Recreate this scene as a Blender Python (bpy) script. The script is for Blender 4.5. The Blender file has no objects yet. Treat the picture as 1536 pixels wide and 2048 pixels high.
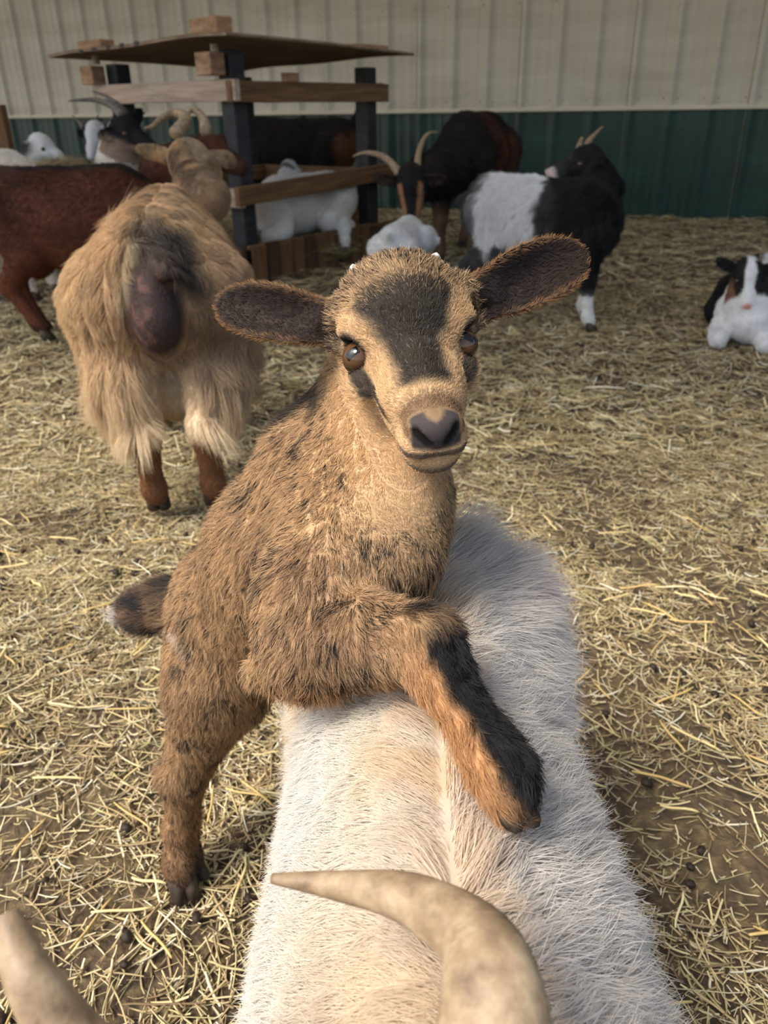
import bpy, math, random
import numpy as np
from mathutils import Matrix, Vector

random.seed(7)
rng = np.random.default_rng(11)
scene = bpy.context.scene
COL = scene.collection

# ------------------------------------------------------------------ camera
CAM_H = .85
FPX = 1581.0
PITCH, ROLL = math.radians(26.96), math.radians(-.85)
R0 = np.array([1., 0, 0]); U0 = np.array([0, math.sin(PITCH), math.cos(PITCH)])
FV = np.array([0, math.cos(PITCH), -math.sin(PITCH)])
RV = math.cos(ROLL) * R0 + math.sin(ROLL) * U0
UV = -math.sin(ROLL) * R0 + math.cos(ROLL) * U0
CP = np.array([0, 0, CAM_H])


def P(x, y, d):
    """point of the place seen at photo pixel x, y, d metres in front of the lens"""
    return CP + d * (FV + (x - 768) / FPX * RV - (y - 1024) / FPX * UV)


def G(x, y, z=0.):
    v = FV + (x - 768) / FPX * RV - (y - 1024) / FPX * UV
    return CP + (z - CAM_H) / v[2] * v


cam_data = bpy.data.cameras.new('camera')
cam = bpy.data.objects.new('camera', cam_data)
COL.objects.link(cam)
cam.matrix_world = Matrix(((RV[0], UV[0], -FV[0], CP[0]), (RV[1], UV[1], -FV[1], CP[1]),
                           (RV[2], UV[2], -FV[2], CP[2]), (0, 0, 0, 1)))
cam_data.sensor_fit = 'VERTICAL'
cam_data.sensor_height = 34.6
cam_data.sensor_width = 25.95
cam_data.lens = FPX / 2048 * 34.6
cam_data.clip_start = .01
cam_data.dof.use_dof = True
cam_data.dof.focus_distance = .545
cam_data.dof.aperture_fstop = 11.0
scene.camera = cam

# ------------------------------------------------------------------ light
scene.view_settings.view_transform = 'Standard'
scene.view_settings.look = 'None'
scene.view_settings.gamma = 1
scene.view_settings.use_curve_mapping = False
scene.view_settings.exposure = 0.0
scene.cycles.max_bounces = 6
scene.cycles.diffuse_bounces = 3
scene.cycles.glossy_bounces = 3
scene.cycles.transmission_bounces = 5
scene.cycles.transparent_max_bounces = 4

world = bpy.data.worlds.new('sky')
scene.world = world
world.use_nodes = True
wn = world.node_tree.nodes
wn.clear()
sky = wn.new('ShaderNodeTexSky')
sky.sky_type = 'NISHITA'
sky.sun_disc = False
sky.sun_elevation = math.radians(48)
sky.sun_rotation = math.radians(250)
sky.air_density = 1.0
sky.dust_density = 3.0
sky.ozone_density = 1.0
bg = wn.new('ShaderNodeBackground')
bg.inputs['Strength'].default_value = .29
wo = wn.new('ShaderNodeOutputWorld')
world.node_tree.links.new(sky.outputs[0], bg.inputs[0])
world.node_tree.links.new(bg.outputs[0], wo.inputs[0])

SUN_DIR = np.array([-.42, -.40, .82])      # towards the sun
SUN_DIR = SUN_DIR / np.linalg.norm(SUN_DIR)
sun_data = bpy.data.lights.new('sun', 'SUN')
sun_data.energy = 4.3
sun_data.angle = math.radians(20)
sun_data.color = (1.0, .93, .82)
sun = bpy.data.objects.new('sun', sun_data)
COL.objects.link(sun)
sun.rotation_euler = Vector(SUN_DIR).to_track_quat('Z', 'Y').to_euler()
sun.location = (-4, -2, 6)


# ------------------------------------------------------------------ materials
def lin(c):
    c = np.asarray(c, float) / 255.
    return np.where(c <= .04045, c / 12.92, ((c + .055) / 1.055) ** 2.4)


def new_mat(name):
    m = bpy.data.materials.new(name)
    m.use_nodes = True
    nt = m.node_tree
    nt.nodes.clear()
    out = nt.nodes.new('ShaderNodeOutputMaterial')
    b = nt.nodes.new('ShaderNodeBsdfPrincipled')
    nt.links.new(b.outputs[0], out.inputs[0])
    return m, nt, b


def ramp(nt, stops):
    r = nt.nodes.new('ShaderNodeValToRGB')
    el = r.color_ramp.elements
    while len(el) > 1:
        el.remove(el[-1])
    for i, (p, c) in enumerate(stops):
        e = el[0] if i == 0 else el.new(p)
        e.position = p
        e.color = (*lin(c), 1)
    return r


def tex_mat(name, stops, scale=(10, 10, 10), detail=6, rough=.8, bump=0., bump_scale=None, distortion=0., spec=.3, coord='Object'):
    m, nt, b = new_mat(name)
    tc = nt.nodes.new('ShaderNodeTexCoord')
    mp = nt.nodes.new('ShaderNodeMapping')
    mp.inputs['Scale'].default_value = scale
    nt.links.new(tc.outputs[coord], mp.inputs[0])
    n = nt.nodes.new('ShaderNodeTexNoise')
    n.inputs['Scale'].default_value = 1
    n.inputs['Detail'].default_value = detail
    n.inputs['Roughness'].default_value = .62
    n.inputs['Distortion'].default_value = distortion
    nt.links.new(mp.outputs[0], n.inputs['Vector'])
    r = ramp(nt, stops)
    nt.links.new(n.outputs[0], r.inputs[0])
    nt.links.new(r.outputs[0], b.inputs['Base Color'])
    b.inputs['Roughness'].default_value = rough
    b.inputs['Specular IOR Level'].default_value = spec
    if bump:
        bp = nt.nodes.new('ShaderNodeBump')
        bp.inputs['Strength'].default_value = bump
        bp.inputs['Distance'].default_value = .01
        nt.links.new(n.outputs[0], bp.inputs['Height'])
        nt.links.new(bp.outputs[0], b.inputs['Normal'])
    return m


def wood(name, dark, mid, light, along='X'):
    sc = {'X': (2.2, 30, 30), 'Y': (30, 2.2, 30), 'Z': (30, 30, 2.2)}[along]
    return tex_mat(name, [(.3, dark), (.5, mid), (.7, light)], sc, 7, .75, .25, distortion=.8)


def attr_mat(name, rough=.75, spec=.25, noise=0.):
    m, nt, b = new_mat(name)
    a = nt.nodes.new('ShaderNodeAttribute')
    a.attribute_name = 'coat'
    nt.links.new(a.outputs['Color'], b.inputs['Base Color'])
    b.inputs['Roughness'].default_value = rough
    b.inputs['Specular IOR Level'].default_value = spec
    return m


def hair_mat(name, rough=.38, radial=.45, coat=0.):
    m = bpy.data.materials.new(name)
    m.use_nodes = True
    nt = m.node_tree
    nt.nodes.clear()
    out = nt.nodes.new('ShaderNodeOutputMaterial')
    a = nt.nodes.new('ShaderNodeAttribute')
    a.attribute_name = 'hair_color'
    d = nt.nodes.new('ShaderNodeBsdfDiffuse')
    t = nt.nodes.new('ShaderNodeBsdfTranslucent')
    g = nt.nodes.new('ShaderNodeBsdfHair'); g.component = 'Reflection'
    g.inputs['RoughnessU'].default_value = .35; g.inputs['RoughnessV'].default_value = .6
    g.inputs['Color'].default_value = (.9, .9, .9, 1)
    for q in (d, t): nt.links.new(a.outputs['Color'], q.inputs[0])
    m1 = nt.nodes.new('ShaderNodeMixShader'); m1.inputs[0].default_value = .35
    nt.links.new(d.outputs[0], m1.inputs[1]); nt.links.new(t.outputs[0], m1.inputs[2])
    m2 = nt.nodes.new('ShaderNodeMixShader'); m2.inputs[0].default_value = .028
    nt.links.new(m1.outputs[0], m2.inputs[1]); nt.links.new(g.outputs[0], m2.inputs[2])
    nt.links.new(m2.outputs[0], out.inputs[0])
    return m


M_SKIN = attr_mat('hide')
M_HAIR = hair_mat('fur')


# ------------------------------------------------------------------ object helpers
def tag(o, label=None, cat=None, group=None, kind=None):
    if label: o['label'] = label
    if cat: o['category'] = cat
    if group: o['group'] = group
    if kind: o['kind'] = kind
    return o


def empty(name, loc, label=None, cat=None, group=None):
    o = bpy.data.objects.new(name, None)
    COL.objects.link(o)
    o.location = Vector(loc)
    o.empty_display_size = .1
    return tag(o, label, cat, group)


def mesh_np(name, V, faces, mat, parent=None, smooth=False, colors=None):
    """V: world positions; faces: (n,3) or (n,4) int array"""
    V = np.asarray(V, np.float64)
    off = np.array(parent.location) if parent is not None else np.zeros(3)
    if parent is not None and parent.parent is not None:
        off = off + np.array(parent.parent.location)
    me = bpy.data.meshes.new(name)
    F_ = np.asarray(faces, np.int32)
    n, k = F_.shape
    me.vertices.add(len(V)); me.vertices.foreach_set('co', (V - off).astype(np.float32).ravel())
    me.loops.add(n * k); me.loops.foreach_set('vertex_index', F_.ravel())
    me.polygons.add(n)
    me.polygons.foreach_set('loop_start', np.arange(0, n * k, k, dtype=np.int32))
    me.polygons.foreach_set('loop_total', np.full(n, k, np.int32))
    me.update(calc_edges=True)
    me.validate()
    if smooth:
        me.polygons.foreach_set('use_smooth', np.ones(len(me.polygons), bool))
    if colors is not None:
        a = me.color_attributes.new('coat', 'FLOAT_COLOR', 'POINT')
        c = np.ones((len(V), 4), np.float32); c[:, :3] = colors
        a.data.foreach_set('color', c.ravel())
    me.materials.append(mat)
    o = bpy.data.objects.new(name, me)
    COL.objects.link(o)
    if parent is not None:
        o.parent = parent
    return o


class MB:
    """collects boxes, tubes and balls into one mesh"""
    def __init__(self):
        self.v = []; self.f = []

    def add(self, V, Q):
        b = len(self.v)
        self.v += [tuple(p) for p in V]
        for q in Q:
            q = [int(i) + b for i in q]
            if len(q) == 3: q.append(q[2])
            self.f.append(q)

    def box(self, c, ax, ay, az, bev=0.):
        c, ax, ay, az = (np.asarray(t, float) for t in (c, ax, ay, az))
        la, lb, lc = (np.linalg.norm(t) for t in (ax, ay, az))
        ia, ib, ic = 1 - bev / la, 1 - bev / lb, 1 - bev / lc
        if bev <= 0:
            s = [(-1, -1, -1), (1, -1, -1), (1, 1, -1), (-1, 1, -1), (-1, -1, 1), (1, -1, 1), (1, 1, 1), (-1, 1, 1)]
            self.add([c + i * ax + j * ay + k * az for i, j, k in s],
                     [(3, 2, 1, 0), (4, 5, 6, 7), (0, 1, 5, 4), (1, 2, 6, 5), (2, 3, 7, 6), (3, 0, 4, 7)])
            return
        V = []; idx = {}
        for sx in (-1, 1):
            for sy in (-1, 1):
                for sz in (-1, 1):
                    idx[sx, sy, sz] = len(V)
                    V += [c + sx * ax + sy * ib * ay + sz * ic * az,
                          c + sx * ia * ax + sy * ay + sz * ic * az,
                          c + sx * ia * ax + sy * ib * ay + sz * az]
        Q = []
        for a in range(3):
            for s in (-1, 1):
                o1, o2 = [t for t in range(3) if t != a]
                q = []
                for (p, r) in ((-1, -1), (1, -1), (1, 1), (-1, 1)):
                    k = [0, 0, 0]; k[a] = s; k[o1] = p; k[o2] = r
                    q.append(idx[tuple(k)] + a)
                Q.append(q)
        for a in range(3):
            o1, o2 = [t for t in range(3) if t != a]
            for p in (-1, 1):
                for r in (-1, 1):
                    k0 = [0, 0, 0]; k0[o1] = p; k0[o2] = r; k1 = list(k0)
                    k0[a] = -1; k1[a] = 1
                    Q.append((idx[tuple(k0)] + o1, idx[tuple(k1)] + o1, idx[tuple(k1)] + o2, idx[tuple(k0)] + o2))
        for t in idx.values():
            Q.append((t, t + 1, t + 2))
        self.add(V, Q)

    def tube(self, pts, rad, sides=12, cap=True):
        pts = np.asarray(pts, float); n = len(pts)
        rad = np.broadcast_to(np.asarray(rad, float), (n,))
        T = np.gradient(pts, axis=0); T /= np.linalg.norm(T, axis=1)[:, None] + 1e-12
        a = np.array([0, 0, 1.]) if abs(T[0, 2]) < .9 else np.array([1., 0, 0])
        a = a - T[0] * (a @ T[0]); a /= np.linalg.norm(a)
        V = []
        for i in range(n):
            a = a - T[i] * (a @ T[i]); a /= np.linalg.norm(a)
            b = np.cross(T[i], a)
            for k in range(sides):
                t = 2 * math.pi * k / sides
                V.append(pts[i] + rad[i] * (math.cos(t) * a + math.sin(t) * b))
        Q = [(i * sides + k, i * sides + (k + 1) % sides, (i + 1) * sides + (k + 1) % sides, (i + 1) * sides + k)
             for i in range(n - 1) for k in range(sides)]
        if cap:
            V.append(pts[0]); V.append(pts[-1]); c0 = n * sides
            Q += [(c0, (k + 1) % sides, k) for k in range(sides)]
            Q += [(c0 + 1, (n - 1) * sides + k, (n - 1) * sides + (k + 1) % sides) for k in range(sides)]
        self.add(V, Q)

    def ball(self, c, ax, ay, az, nu=16, nv=10):
        c, ax, ay, az = (np.asarray(t, float) for t in (c, ax, ay, az))
        V = []
        for j in range(nv + 1):
            ph = math.pi * j / nv
            for i in range(nu):
                th = 2 * math.pi * i / nu
                V.append(c + math.sin(ph) * math.cos(th) * ax + math.sin(ph) * math.sin(th) * ay + math.cos(ph) * az)
        Q = [(j * nu + i, (j + 1) * nu + i, (j + 1) * nu + (i + 1) % nu, j * nu + (i + 1) % nu) for j in range(nv) for i in range(nu)]
        self.add(V, Q)

    def build(self, name, mat, parent=None, smooth=False):
        V = np.array(self.v)
        off = np.zeros(3)
        p = parent
        while p is not None:
            off = off + np.array(p.location); p = p.parent
        me = bpy.data.meshes.new(name)
        faces = []
        for q in self.f:
            faces.append(tuple(q[:3]) if q[3] == q[2] else tuple(q))
        me.from_pydata([tuple(x) for x in (V - off)], [], faces)
        me.update()
        import bmesh
        bm = bmesh.new(); bm.from_mesh(me)
        bmesh.ops.remove_doubles(bm, verts=bm.verts, dist=1e-6)
        bmesh.ops.recalc_face_normals(bm, faces=bm.faces)
        bm.to_mesh(me); bm.free()
        if smooth:
            me.polygons.foreach_set('use_smooth', np.ones(len(me.polygons), bool))
        me.materials.append(mat)
        o = bpy.data.objects.new(name, me)
        COL.objects.link(o)
        o.parent = parent
        return o


def spline(pts, n):
    """Catmull-Rom through pts"""
    pts = np.asarray(pts, float)
    p = np.vstack([2 * pts[0] - pts[1], pts, 2 * pts[-1] - pts[-2]])
    m = len(pts) - 1
    out = []
    for t in np.linspace(0, m, n):
        i = min(int(t), m - 1); u = t - i
        a, b, c, d = p[i], p[i + 1], p[i + 2], p[i + 3]
        out.append(.5 * (2 * b + (c - a) * u + (2 * a - 5 * b + 4 * c - d) * u * u + (3 * b - a - 3 * c + d) * u ** 3))
    return np.array(out)


# ------------------------------------------------------------------ noise
def _hash(i, j, k, s):
    n = (i * 374761393 + j * 668265263 + k * 2147483647 + s * 144665) & 0xFFFFFFFF
    n = ((n ^ (n >> 13)) * 1274126177) & 0xFFFFFFFF
    n = (n ^ (n >> 16)) * 2246822519 & 0xFFFFFFFF
    return ((n ^ (n >> 15)) & 0xFFFFFF) / float(0xFFFFFF)


def noise3(p, scale, seed=0):
    """smooth value noise in -1..1"""
    q = np.asarray(p) * scale + 1000.
    i = np.floor(q).astype(np.int64); f = q - i
    f = f * f * (3 - 2 * f)
    r = 0
    for dx in (0, 1):
        for dy in (0, 1):
            for dz in (0, 1):
                w = (f[:, 0] if dx else 1 - f[:, 0]) * (f[:, 1] if dy else 1 - f[:, 1]) * (f[:, 2] if dz else 1 - f[:, 2])
                r = r + w * _hash(i[:, 0] + dx, i[:, 1] + dy, i[:, 2] + dz, seed)
    return r * 2 - 1


def noisev(p, scale, seed=0):
    return np.stack([noise3(p, scale, seed + k * 17) for k in range(3)], 1)


def sstep(a, b, x):
    t = np.clip((x - a) / (b - a + 1e-12), 0, 1)
    return t * t * (3 - 2 * t)


def mixc(a, b, t):
    t = np.asarray(t)[:, None]
    return np.asarray(a) * (1 - t) + np.asarray(b) * t


def unit(v):
    v = np.asarray(v, float)
    return v / (np.linalg.norm(v, axis=-1, keepdims=True) + 1e-12)


# ------------------------------------------------------------------ bodies: one continuous skin from blended volumes
class Field:
    def __init__(self, lo, hi, h):
        self.lo = np.asarray(lo, float); self.h = h
        n = np.ceil((np.asarray(hi) - self.lo) / h).astype(int) + 1
        self.n = n
        self.F = np.full(n, .5, np.float32)
        self.ax = [(self.lo[i] + h * np.arange(n[i])).astype(np.float32) for i in range(3)]

    def region(self, lo, hi):
        a = np.clip(np.floor((np.asarray(lo) - self.lo) / self.h).astype(int), 0, self.n)
        b = np.clip(np.ceil((np.asarray(hi) - self.lo) / self.h).astype(int) + 1, 0, self.n)
        sl = tuple(slice(x, y) for x, y in zip(a, b))
        return sl, self.ax[0][sl[0]][:, None, None], self.ax[1][sl[1]][None, :, None], self.ax[2][sl[2]][None, None, :]

    def blend(self, sl, d, k):
        A = self.F[sl]
        if k < 0:                       # carve
            k = -k
            hh = np.maximum(k - np.abs(A + d), 0) / k
            self.F[sl] = np.maximum(A, -d) + hh * hh * k * .25
        else:
            hh = np.maximum(k - np.abs(A - d), 0) / k
            self.F[sl] = np.minimum(A, d) - hh * hh * k * .25

    def cone(self, a, b, ra, rb, k=.02):
        a = np.asarray(a, float); b = np.asarray(b, float)
        m = max(ra, rb) + abs(k) + 2 * self.h
        sl, x, y, z = self.region(np.minimum(a, b) - m, np.maximum(a, b) + m)
        ab = b - a; L2 = ab @ ab + 1e-12
        t = ((x - a[0]) * ab[0] + (y - a[1]) * ab[1] + (z - a[2]) * ab[2]) / L2
        t = np.clip(t, 0, 1)
        d = np.sqrt((x - a[0] - t * ab[0]) ** 2 + (y - a[1] - t * ab[1]) ** 2 + (z - a[2] - t * ab[2]) ** 2) - (ra + (rb - ra) * t)
        self.blend(sl, d, k)

    def chain(self, pts, rad, k=.02):
        for i in range(len(pts) - 1):
            self.cone(pts[i], pts[i + 1], rad[i], rad[i + 1], k)

    def ell(self, c, M, r, k=.02):
        """M: 3x3 rows are the axes"""
        c = np.asarray(c, float); M = np.asarray(M, float)
        m = max(r) + abs(k) + 2 * self.h
        sl, x, y, z = self.region(c - m, c + m)
        x = x - c[0]; y = y - c[1]; z = z - c[2]
        q = [M[i, 0] * x + M[i, 1] * y + M[i, 2] * z for i in range(3)]
        k0 = np.sqrt(sum((q[i] / r[i]) ** 2 for i in range(3))) + 1e-9
        k1 = np.sqrt(sum((q[i] / r[i] ** 2) ** 2 for i in range(3))) + 1e-9
        self.blend(sl, k0 * (k0 - 1) / k1, k)

    def ear(self, B, T, W, w0, w1, curve, thick, k=.008, fold=0.):
        """leaf shell from B to T, width direction W; edges curl towards +normal (W x length)"""
        B = np.asarray(B, float); T = np.asarray(T, float)
        L = np.linalg.norm(T - B); u = (T - B) / L
        W = np.asarray(W, float); W = W - u * (W @ u); W /= np.linalg.norm(W)
        N = np.cross(u, W)
        m = w1 * 1.6 + abs(k) + .01
        sl, x, y, z = self.region(np.minimum(B, T) - m, np.maximum(B, T) + m)
        x = x - B[0]; y = y - B[1]; z = z - B[2]
        a = x * u[0] + y * u[1] + z * u[2]
        v = x * W[0] + y * W[1] + z * W[2]
        w = x * N[0] + y * N[1] + z * N[2]
        t = np.clip(a / L, 0, 1)
        half = (w0 + (w1 - w0) * np.sin(np.clip(t / .58, 0, 1) * math.pi / 2)) * np.sqrt(np.clip(1 - np.clip((t - .52) / .48, 0, 1) ** 2.3, 0, 1))
        tt = thick * (1.4 - .6 * t)
        dv = np.abs(v) - half
        ww = np.abs(w - curve * (1.9 - 1.3 * t) * v * v + fold * t * t * L) - tt
        end = np.maximum(np.maximum(-a, a - L), 0)
        d = np.sqrt(np.maximum(dv, 0) ** 2 + np.maximum(ww, 0) ** 2 + end ** 2) + np.minimum(np.maximum(dv, ww), 0) - .0012
        self.blend(sl, d, k)

    def surface(self, smooth=1):
        F_ = self.F; n = self.n
        ins = F_ < 0
        c = np.zeros(tuple(n - 1), np.uint8)
        for dx in (0, 1):
            for dy in (0, 1):
                for dz in (0, 1):
                    c += ins[dx:n[0] - 1 + dx, dy:n[1] - 1 + dy, dz:n[2] - 1 + dz]
        act = (c > 0) & (c < 8)
        I, J, K = np.nonzero(act)
        idx = np.full(act.shape, -1, np.int32)
        idx[I, J, K] = np.arange(len(I))
        acc = np.zeros((len(I), 3)); cnt = np.zeros(len(I))
        corners = [(a, b, d) for a in (0, 1) for b in (0, 1) for d in (0, 1)]
        for p in corners:
            for ax in range(3):
                if p[ax]: continue
                q = list(p); q[ax] = 1
                f0 = F_[I + p[0], J + p[1], K + p[2]]; f1 = F_[I + q[0], J + q[1], K + q[2]]
                ok = (f0 < 0) != (f1 < 0)
                t = np.where(ok, f0 / np.where(ok, f0 - f1, 1), 0)
                pos = np.tile(np.array(p, float), (len(I), 1)); pos[:, ax] += t
                acc += pos * ok[:, None]; cnt += ok
        V = self.lo + self.h * (np.stack([I, J, K], 1) + acc / np.maximum(cnt, 1)[:, None])
        Q = []
        for ax in range(3):
            o1, o2 = [(1, 2), (2, 0), (0, 1)][ax]
            s0 = [slice(None)] * 3; s1 = [slice(None)] * 3
            s0[ax] = slice(0, n[ax] - 1); s1[ax] = slice(1, n[ax])
            a, b = ins[tuple(s0)], ins[tuple(s1)]
            for flip in (False, True):
                e = (a & ~b) if not flip else (~a & b)
                ii = np.stack(np.nonzero(e), 1)
                ok = (ii[:, o1] > 0) & (ii[:, o2] > 0) & (ii[:, o1] < n[o1] - 1) & (ii[:, o2] < n[o2] - 1)
                ii = ii[ok]
                if not len(ii): continue
                quad = []
                for (d1, d2) in ((1, 1), (0, 1), (0, 0), (1, 0)):
                    t = ii.copy(); t[:, o1] -= d1; t[:, o2] -= d2
                    quad.append(idx[t[:, 0], t[:, 1], t[:, 2]])
                q = np.stack(quad, 1)
                Q.append(q[:, ::-1] if flip else q)
        Q = np.concatenate(Q)
        Q = Q[(Q >= 0).all(1)]
        for _ in range(smooth):
            for lam in (.5, -.5):
                s = np.zeros_like(V); m = np.zeros(len(V))
                for a, b in ((0, 1), (1, 2), (2, 3), (3, 0)):
                    for x in range(3):
                        s[:, x] += np.bincount(Q[:, a], V[Q[:, b], x], len(V)) + np.bincount(Q[:, b], V[Q[:, a], x], len(V))
                    m += np.bincount(Q[:, a], minlength=len(V)) + np.bincount(Q[:, b], minlength=len(V))
                V = V + lam * (s / np.maximum(m, 1)[:, None] - V)
        return V, Q


def normals(V, Q):
    n = np.cross(V[Q[:, 2]] - V[Q[:, 0]], V[Q[:, 3]] - V[Q[:, 1]])
    N = np.zeros_like(V)
    for k in range(4):
        for x in range(3):
            N[:, x] += np.bincount(Q[:, k], n[:, x], len(V))
    return unit(N)


def fur(name, parent, V, Q, N, count, colfn, lenfn, combfn, lift=.35, rad=.00015, segs=5, jitter=.15, shade=.18,
        clump=.5, clump_size=.012, wave=.0, gravity=.0, densfn=None, back=.35, seed=0, mat=None):
    r = np.random.default_rng(100 + seed)
    T = np.vstack([Q[:, [0, 1, 2]], Q[:, [0, 2, 3]]])
    A = np.linalg.norm(np.cross(V[T[:, 1]] - V[T[:, 0]], V[T[:, 2]] - V[T[:, 0]]), axis=1)
    cen = V[T].mean(1); fn = unit(N[T].sum(1))
    face = np.sum(unit(CP - cen) * fn, 1)
    w = A * np.where(face > -.25, 1., back)
    if densfn is not None:
        w = w * densfn(cen)
    w = w / w.sum()
    t = r.choice(len(T), count, p=w)
    b = r.random((count, 2)); s = b.sum(1) > 1; b[s] = 1 - b[s]
    B = np.stack([1 - b.sum(1), b[:, 0], b[:, 1]], 1)
    root = np.einsum('ij,ijk->ik', B, V[T[t]])
    nn = unit(np.einsum('ij,ijk->ik', B, N[T[t]]))
    L = lenfn(root) * (1 + .35 * (r.random(count) - .5)) 
    comb = combfn(root)
    comb = comb + .25 * noisev(root, 1. / (3.5 * clump_size), seed)
    tan = comb - nn * np.sum(comb * nn, 1)[:, None]
    tan = unit(tan)
    lf = lift(root)[:, None] if callable(lift) else lift
    rnd = r.normal(size=(count, 3)) * jitter
    d0 = unit(nn * lf * 1.6 + tan * (1 - lf) + rnd)
    d1 = unit(nn * lf * .35 + tan + rnd * 1.2 + np.array([0, 0, -1.]) * gravity)
    # clumps
    q = root + .4 * clump_size * noisev(root, .7 / clump_size, seed + 5)
    cell = np.floor(q / clump_size).astype(np.int64)
    hv = np.stack([_hash(cell[:, 0], cell[:, 1], cell[:, 2], seed + 31 + k) for k in range(3)], 1)
    cc = (cell + hv) * clump_size
    pull = cc - root; pull = pull - nn * np.sum(pull * nn, 1)[:, None]
    hv2 = np.stack([_hash(cell[:, 0], cell[:, 1], cell[:, 2], seed + 71 + k) for k in range(3)], 1) - .5
    cl = (clump * np.clip(L / (1.6 * clump_size), 0, 1))[:, None]
    pts = np.zeros((count, segs, 3))
    ss = np.linspace(0, 1, segs)
    wa = unit(np.cross(tan, nn)); ph = r.random(count) * 6.28
    for i, u in enumerate(ss):
        p = root + L[:, None] * (d0 * (u - .5 * u * u) + d1 * (.5 * u * u))
        p = p + pull * (cl * u ** 1.3) + hv2 * (L[:, None] * .35 * cl * u * u)
        if wave:
            p = p + wa * (wave * L * np.sin(u * 5 + ph) * u)[:, None]
        pts[:, i] = p
    pts[:, 0] -= nn * .0008
    off = np.array(parent.location)
    pts -= off
    cu = bpy.data.hair_curves.new(name)
    cu.add_curves([segs] * count)
    cu.attributes['position'].data.foreach_set('vector', pts.astype(np.float32).ravel())
    ra = cu.attributes.get('radius') or cu.attributes.new('radius', 'FLOAT', 'POINT')
    rr = np.tile(np.interp(ss, [0, .5, 1], [1, .85, .15]), (count, 1)) * rad * (.7 + .6 * r.random(count))[:, None]
    ra.data.foreach_set('value', rr.astype(np.float32).ravel())
    c = colfn(root, r)
    c = np.clip(c * (1 + shade * r.normal(size=count))[:, None], .004, .93)
    ca = cu.attributes.new('hair_color', 'FLOAT_COLOR', 'CURVE')
    c4 = np.ones((count, 4), np.float32); c4[:, :3] = c
    ca.data.foreach_set('color', c4.ravel())
    cu.materials.append(mat or M_HAIR)
    o = bpy.data.objects.new(name, cu)
    COL.objects.link(o)
    o.parent = parent
    o['kind'] = 'stuff'
    return o


class Frame:
    """head frame: x to one side, y along the muzzle, z out of the forehead; sc = (width, length, depth) scale"""
    def __init__(self, o, x, a, sc=(1, 1, 1)):
        self.o = np.asarray(o, float)
        a = unit(np.asarray(a, float)); x = np.asarray(x, float)
        x = unit(x - a * (x @ a))
        self.M = np.stack([x, a, np.cross(a, x)])
        self.sc = np.asarray(sc, float)
        self.g = float(np.mean(sc))

    def w(self, *p):
        return self.o + (np.asarray(p, float) * self.sc) @ self.M

    def v(self, *p):
        return np.asarray(p, float) @ self.M

    def loc(self, Pn):
        return ((Pn - self.o) @ self.M.T) / self.sc


def head(fd, fr, kid=True, neckpt=None):
    g = fr.g; s = fr.sc
    M = fr.M
    e = lambda c, r, k=.012: fd.ell(fr.w(*c), M, [r[i] * s[i] for i in range(3)], k * g if k > 0 else k * g)
    c = lambda a, b, ra, rb, k=.015: fd.cone(fr.w(*a), fr.w(*b), ra * g, rb * g, k * g)
    e((0, -.037, -.013), (.0445, .051, .047), .015)
    e((0, -.026, .008), (.034, .038, .027), .02)
    c((0, .002, -.012), (0, .046, -.011), .0295, .0235, .02)
    c((0, .046, -.012), (0, .077, -.012), .0245, .0185, .02)
    c((0, -.02, -.046), (0, .06, -.034), .022, .0150, .02)          # jaw
    e((0, .081, -.034), (.017, .016, .011), .012)                # chin
    for sx in (-1, 1):
        e((sx * .0335, -.010, .0035), (.012, .016, .009), .012)   # brow
        e((sx * .034, .012, -.020), (.010, .020, .011), .012)     # cheek bone
        e((sx * .026, -.022, -.040), (.014, .024, .022), .018)    # jaw muscle
        e((sx * .0092, .085, -.0185), (.0112, .0135, .0110), .008)  # upper lip
        e((sx * .0086, .0895, -.0040), (.0088, .0085, .0080), .006)  # nose wing
    e((0, .0905, -.0065), (.0085, .0105, .0115), .007)


def head_cut(fd, fr):
    g = fr.g; s = fr.sc; M = fr.M
    for sx in (-1, 1):
        fd.ell(fr.w(sx * .039, .001, -.006), M, (.011 * g, .013 * g, .011 * g), -.006 * g)
        fd.cone(fr.w(sx * .0060, .1000, -.0085), fr.w(sx * .0135, .0950, -.0010), .0020 * g, .0028 * g, -.0025 * g)
        fd.cone(fr.w(sx * .001, .1025, -.0225), fr.w(sx * .0185, .084, -.0268), .0011 * g, .0011 * g, -.003 * g)
    fd.cone(fr.w(0, .1035, -.008), fr.w(0, .104, -.022), .0008 * g, .0008 * g, -.003 * g)


def bounds(pts, m):
    p = np.array(pts)
    return p.min(0) - m, p.max(0) + m


M_EYE, _nt, _b = new_mat('eye_amber')
_tc = _nt.nodes.new('ShaderNodeTexCoord')
_sx = _nt.nodes.new('ShaderNodeSeparateXYZ')
_nt.links.new(_tc.outputs['Object'], _sx.inputs[0])


def _math(op, a, b=None, nt=_nt):
    n = nt.nodes.new('ShaderNodeMath'); n.operation = op
    for i, t in enumerate((a, b)):
        if t is None: continue
        if isinstance(t, (int, float)): n.inputs[i].default_value = t
        else: nt.links.new(t, n.inputs[i])
    return n.outputs[0]


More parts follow.
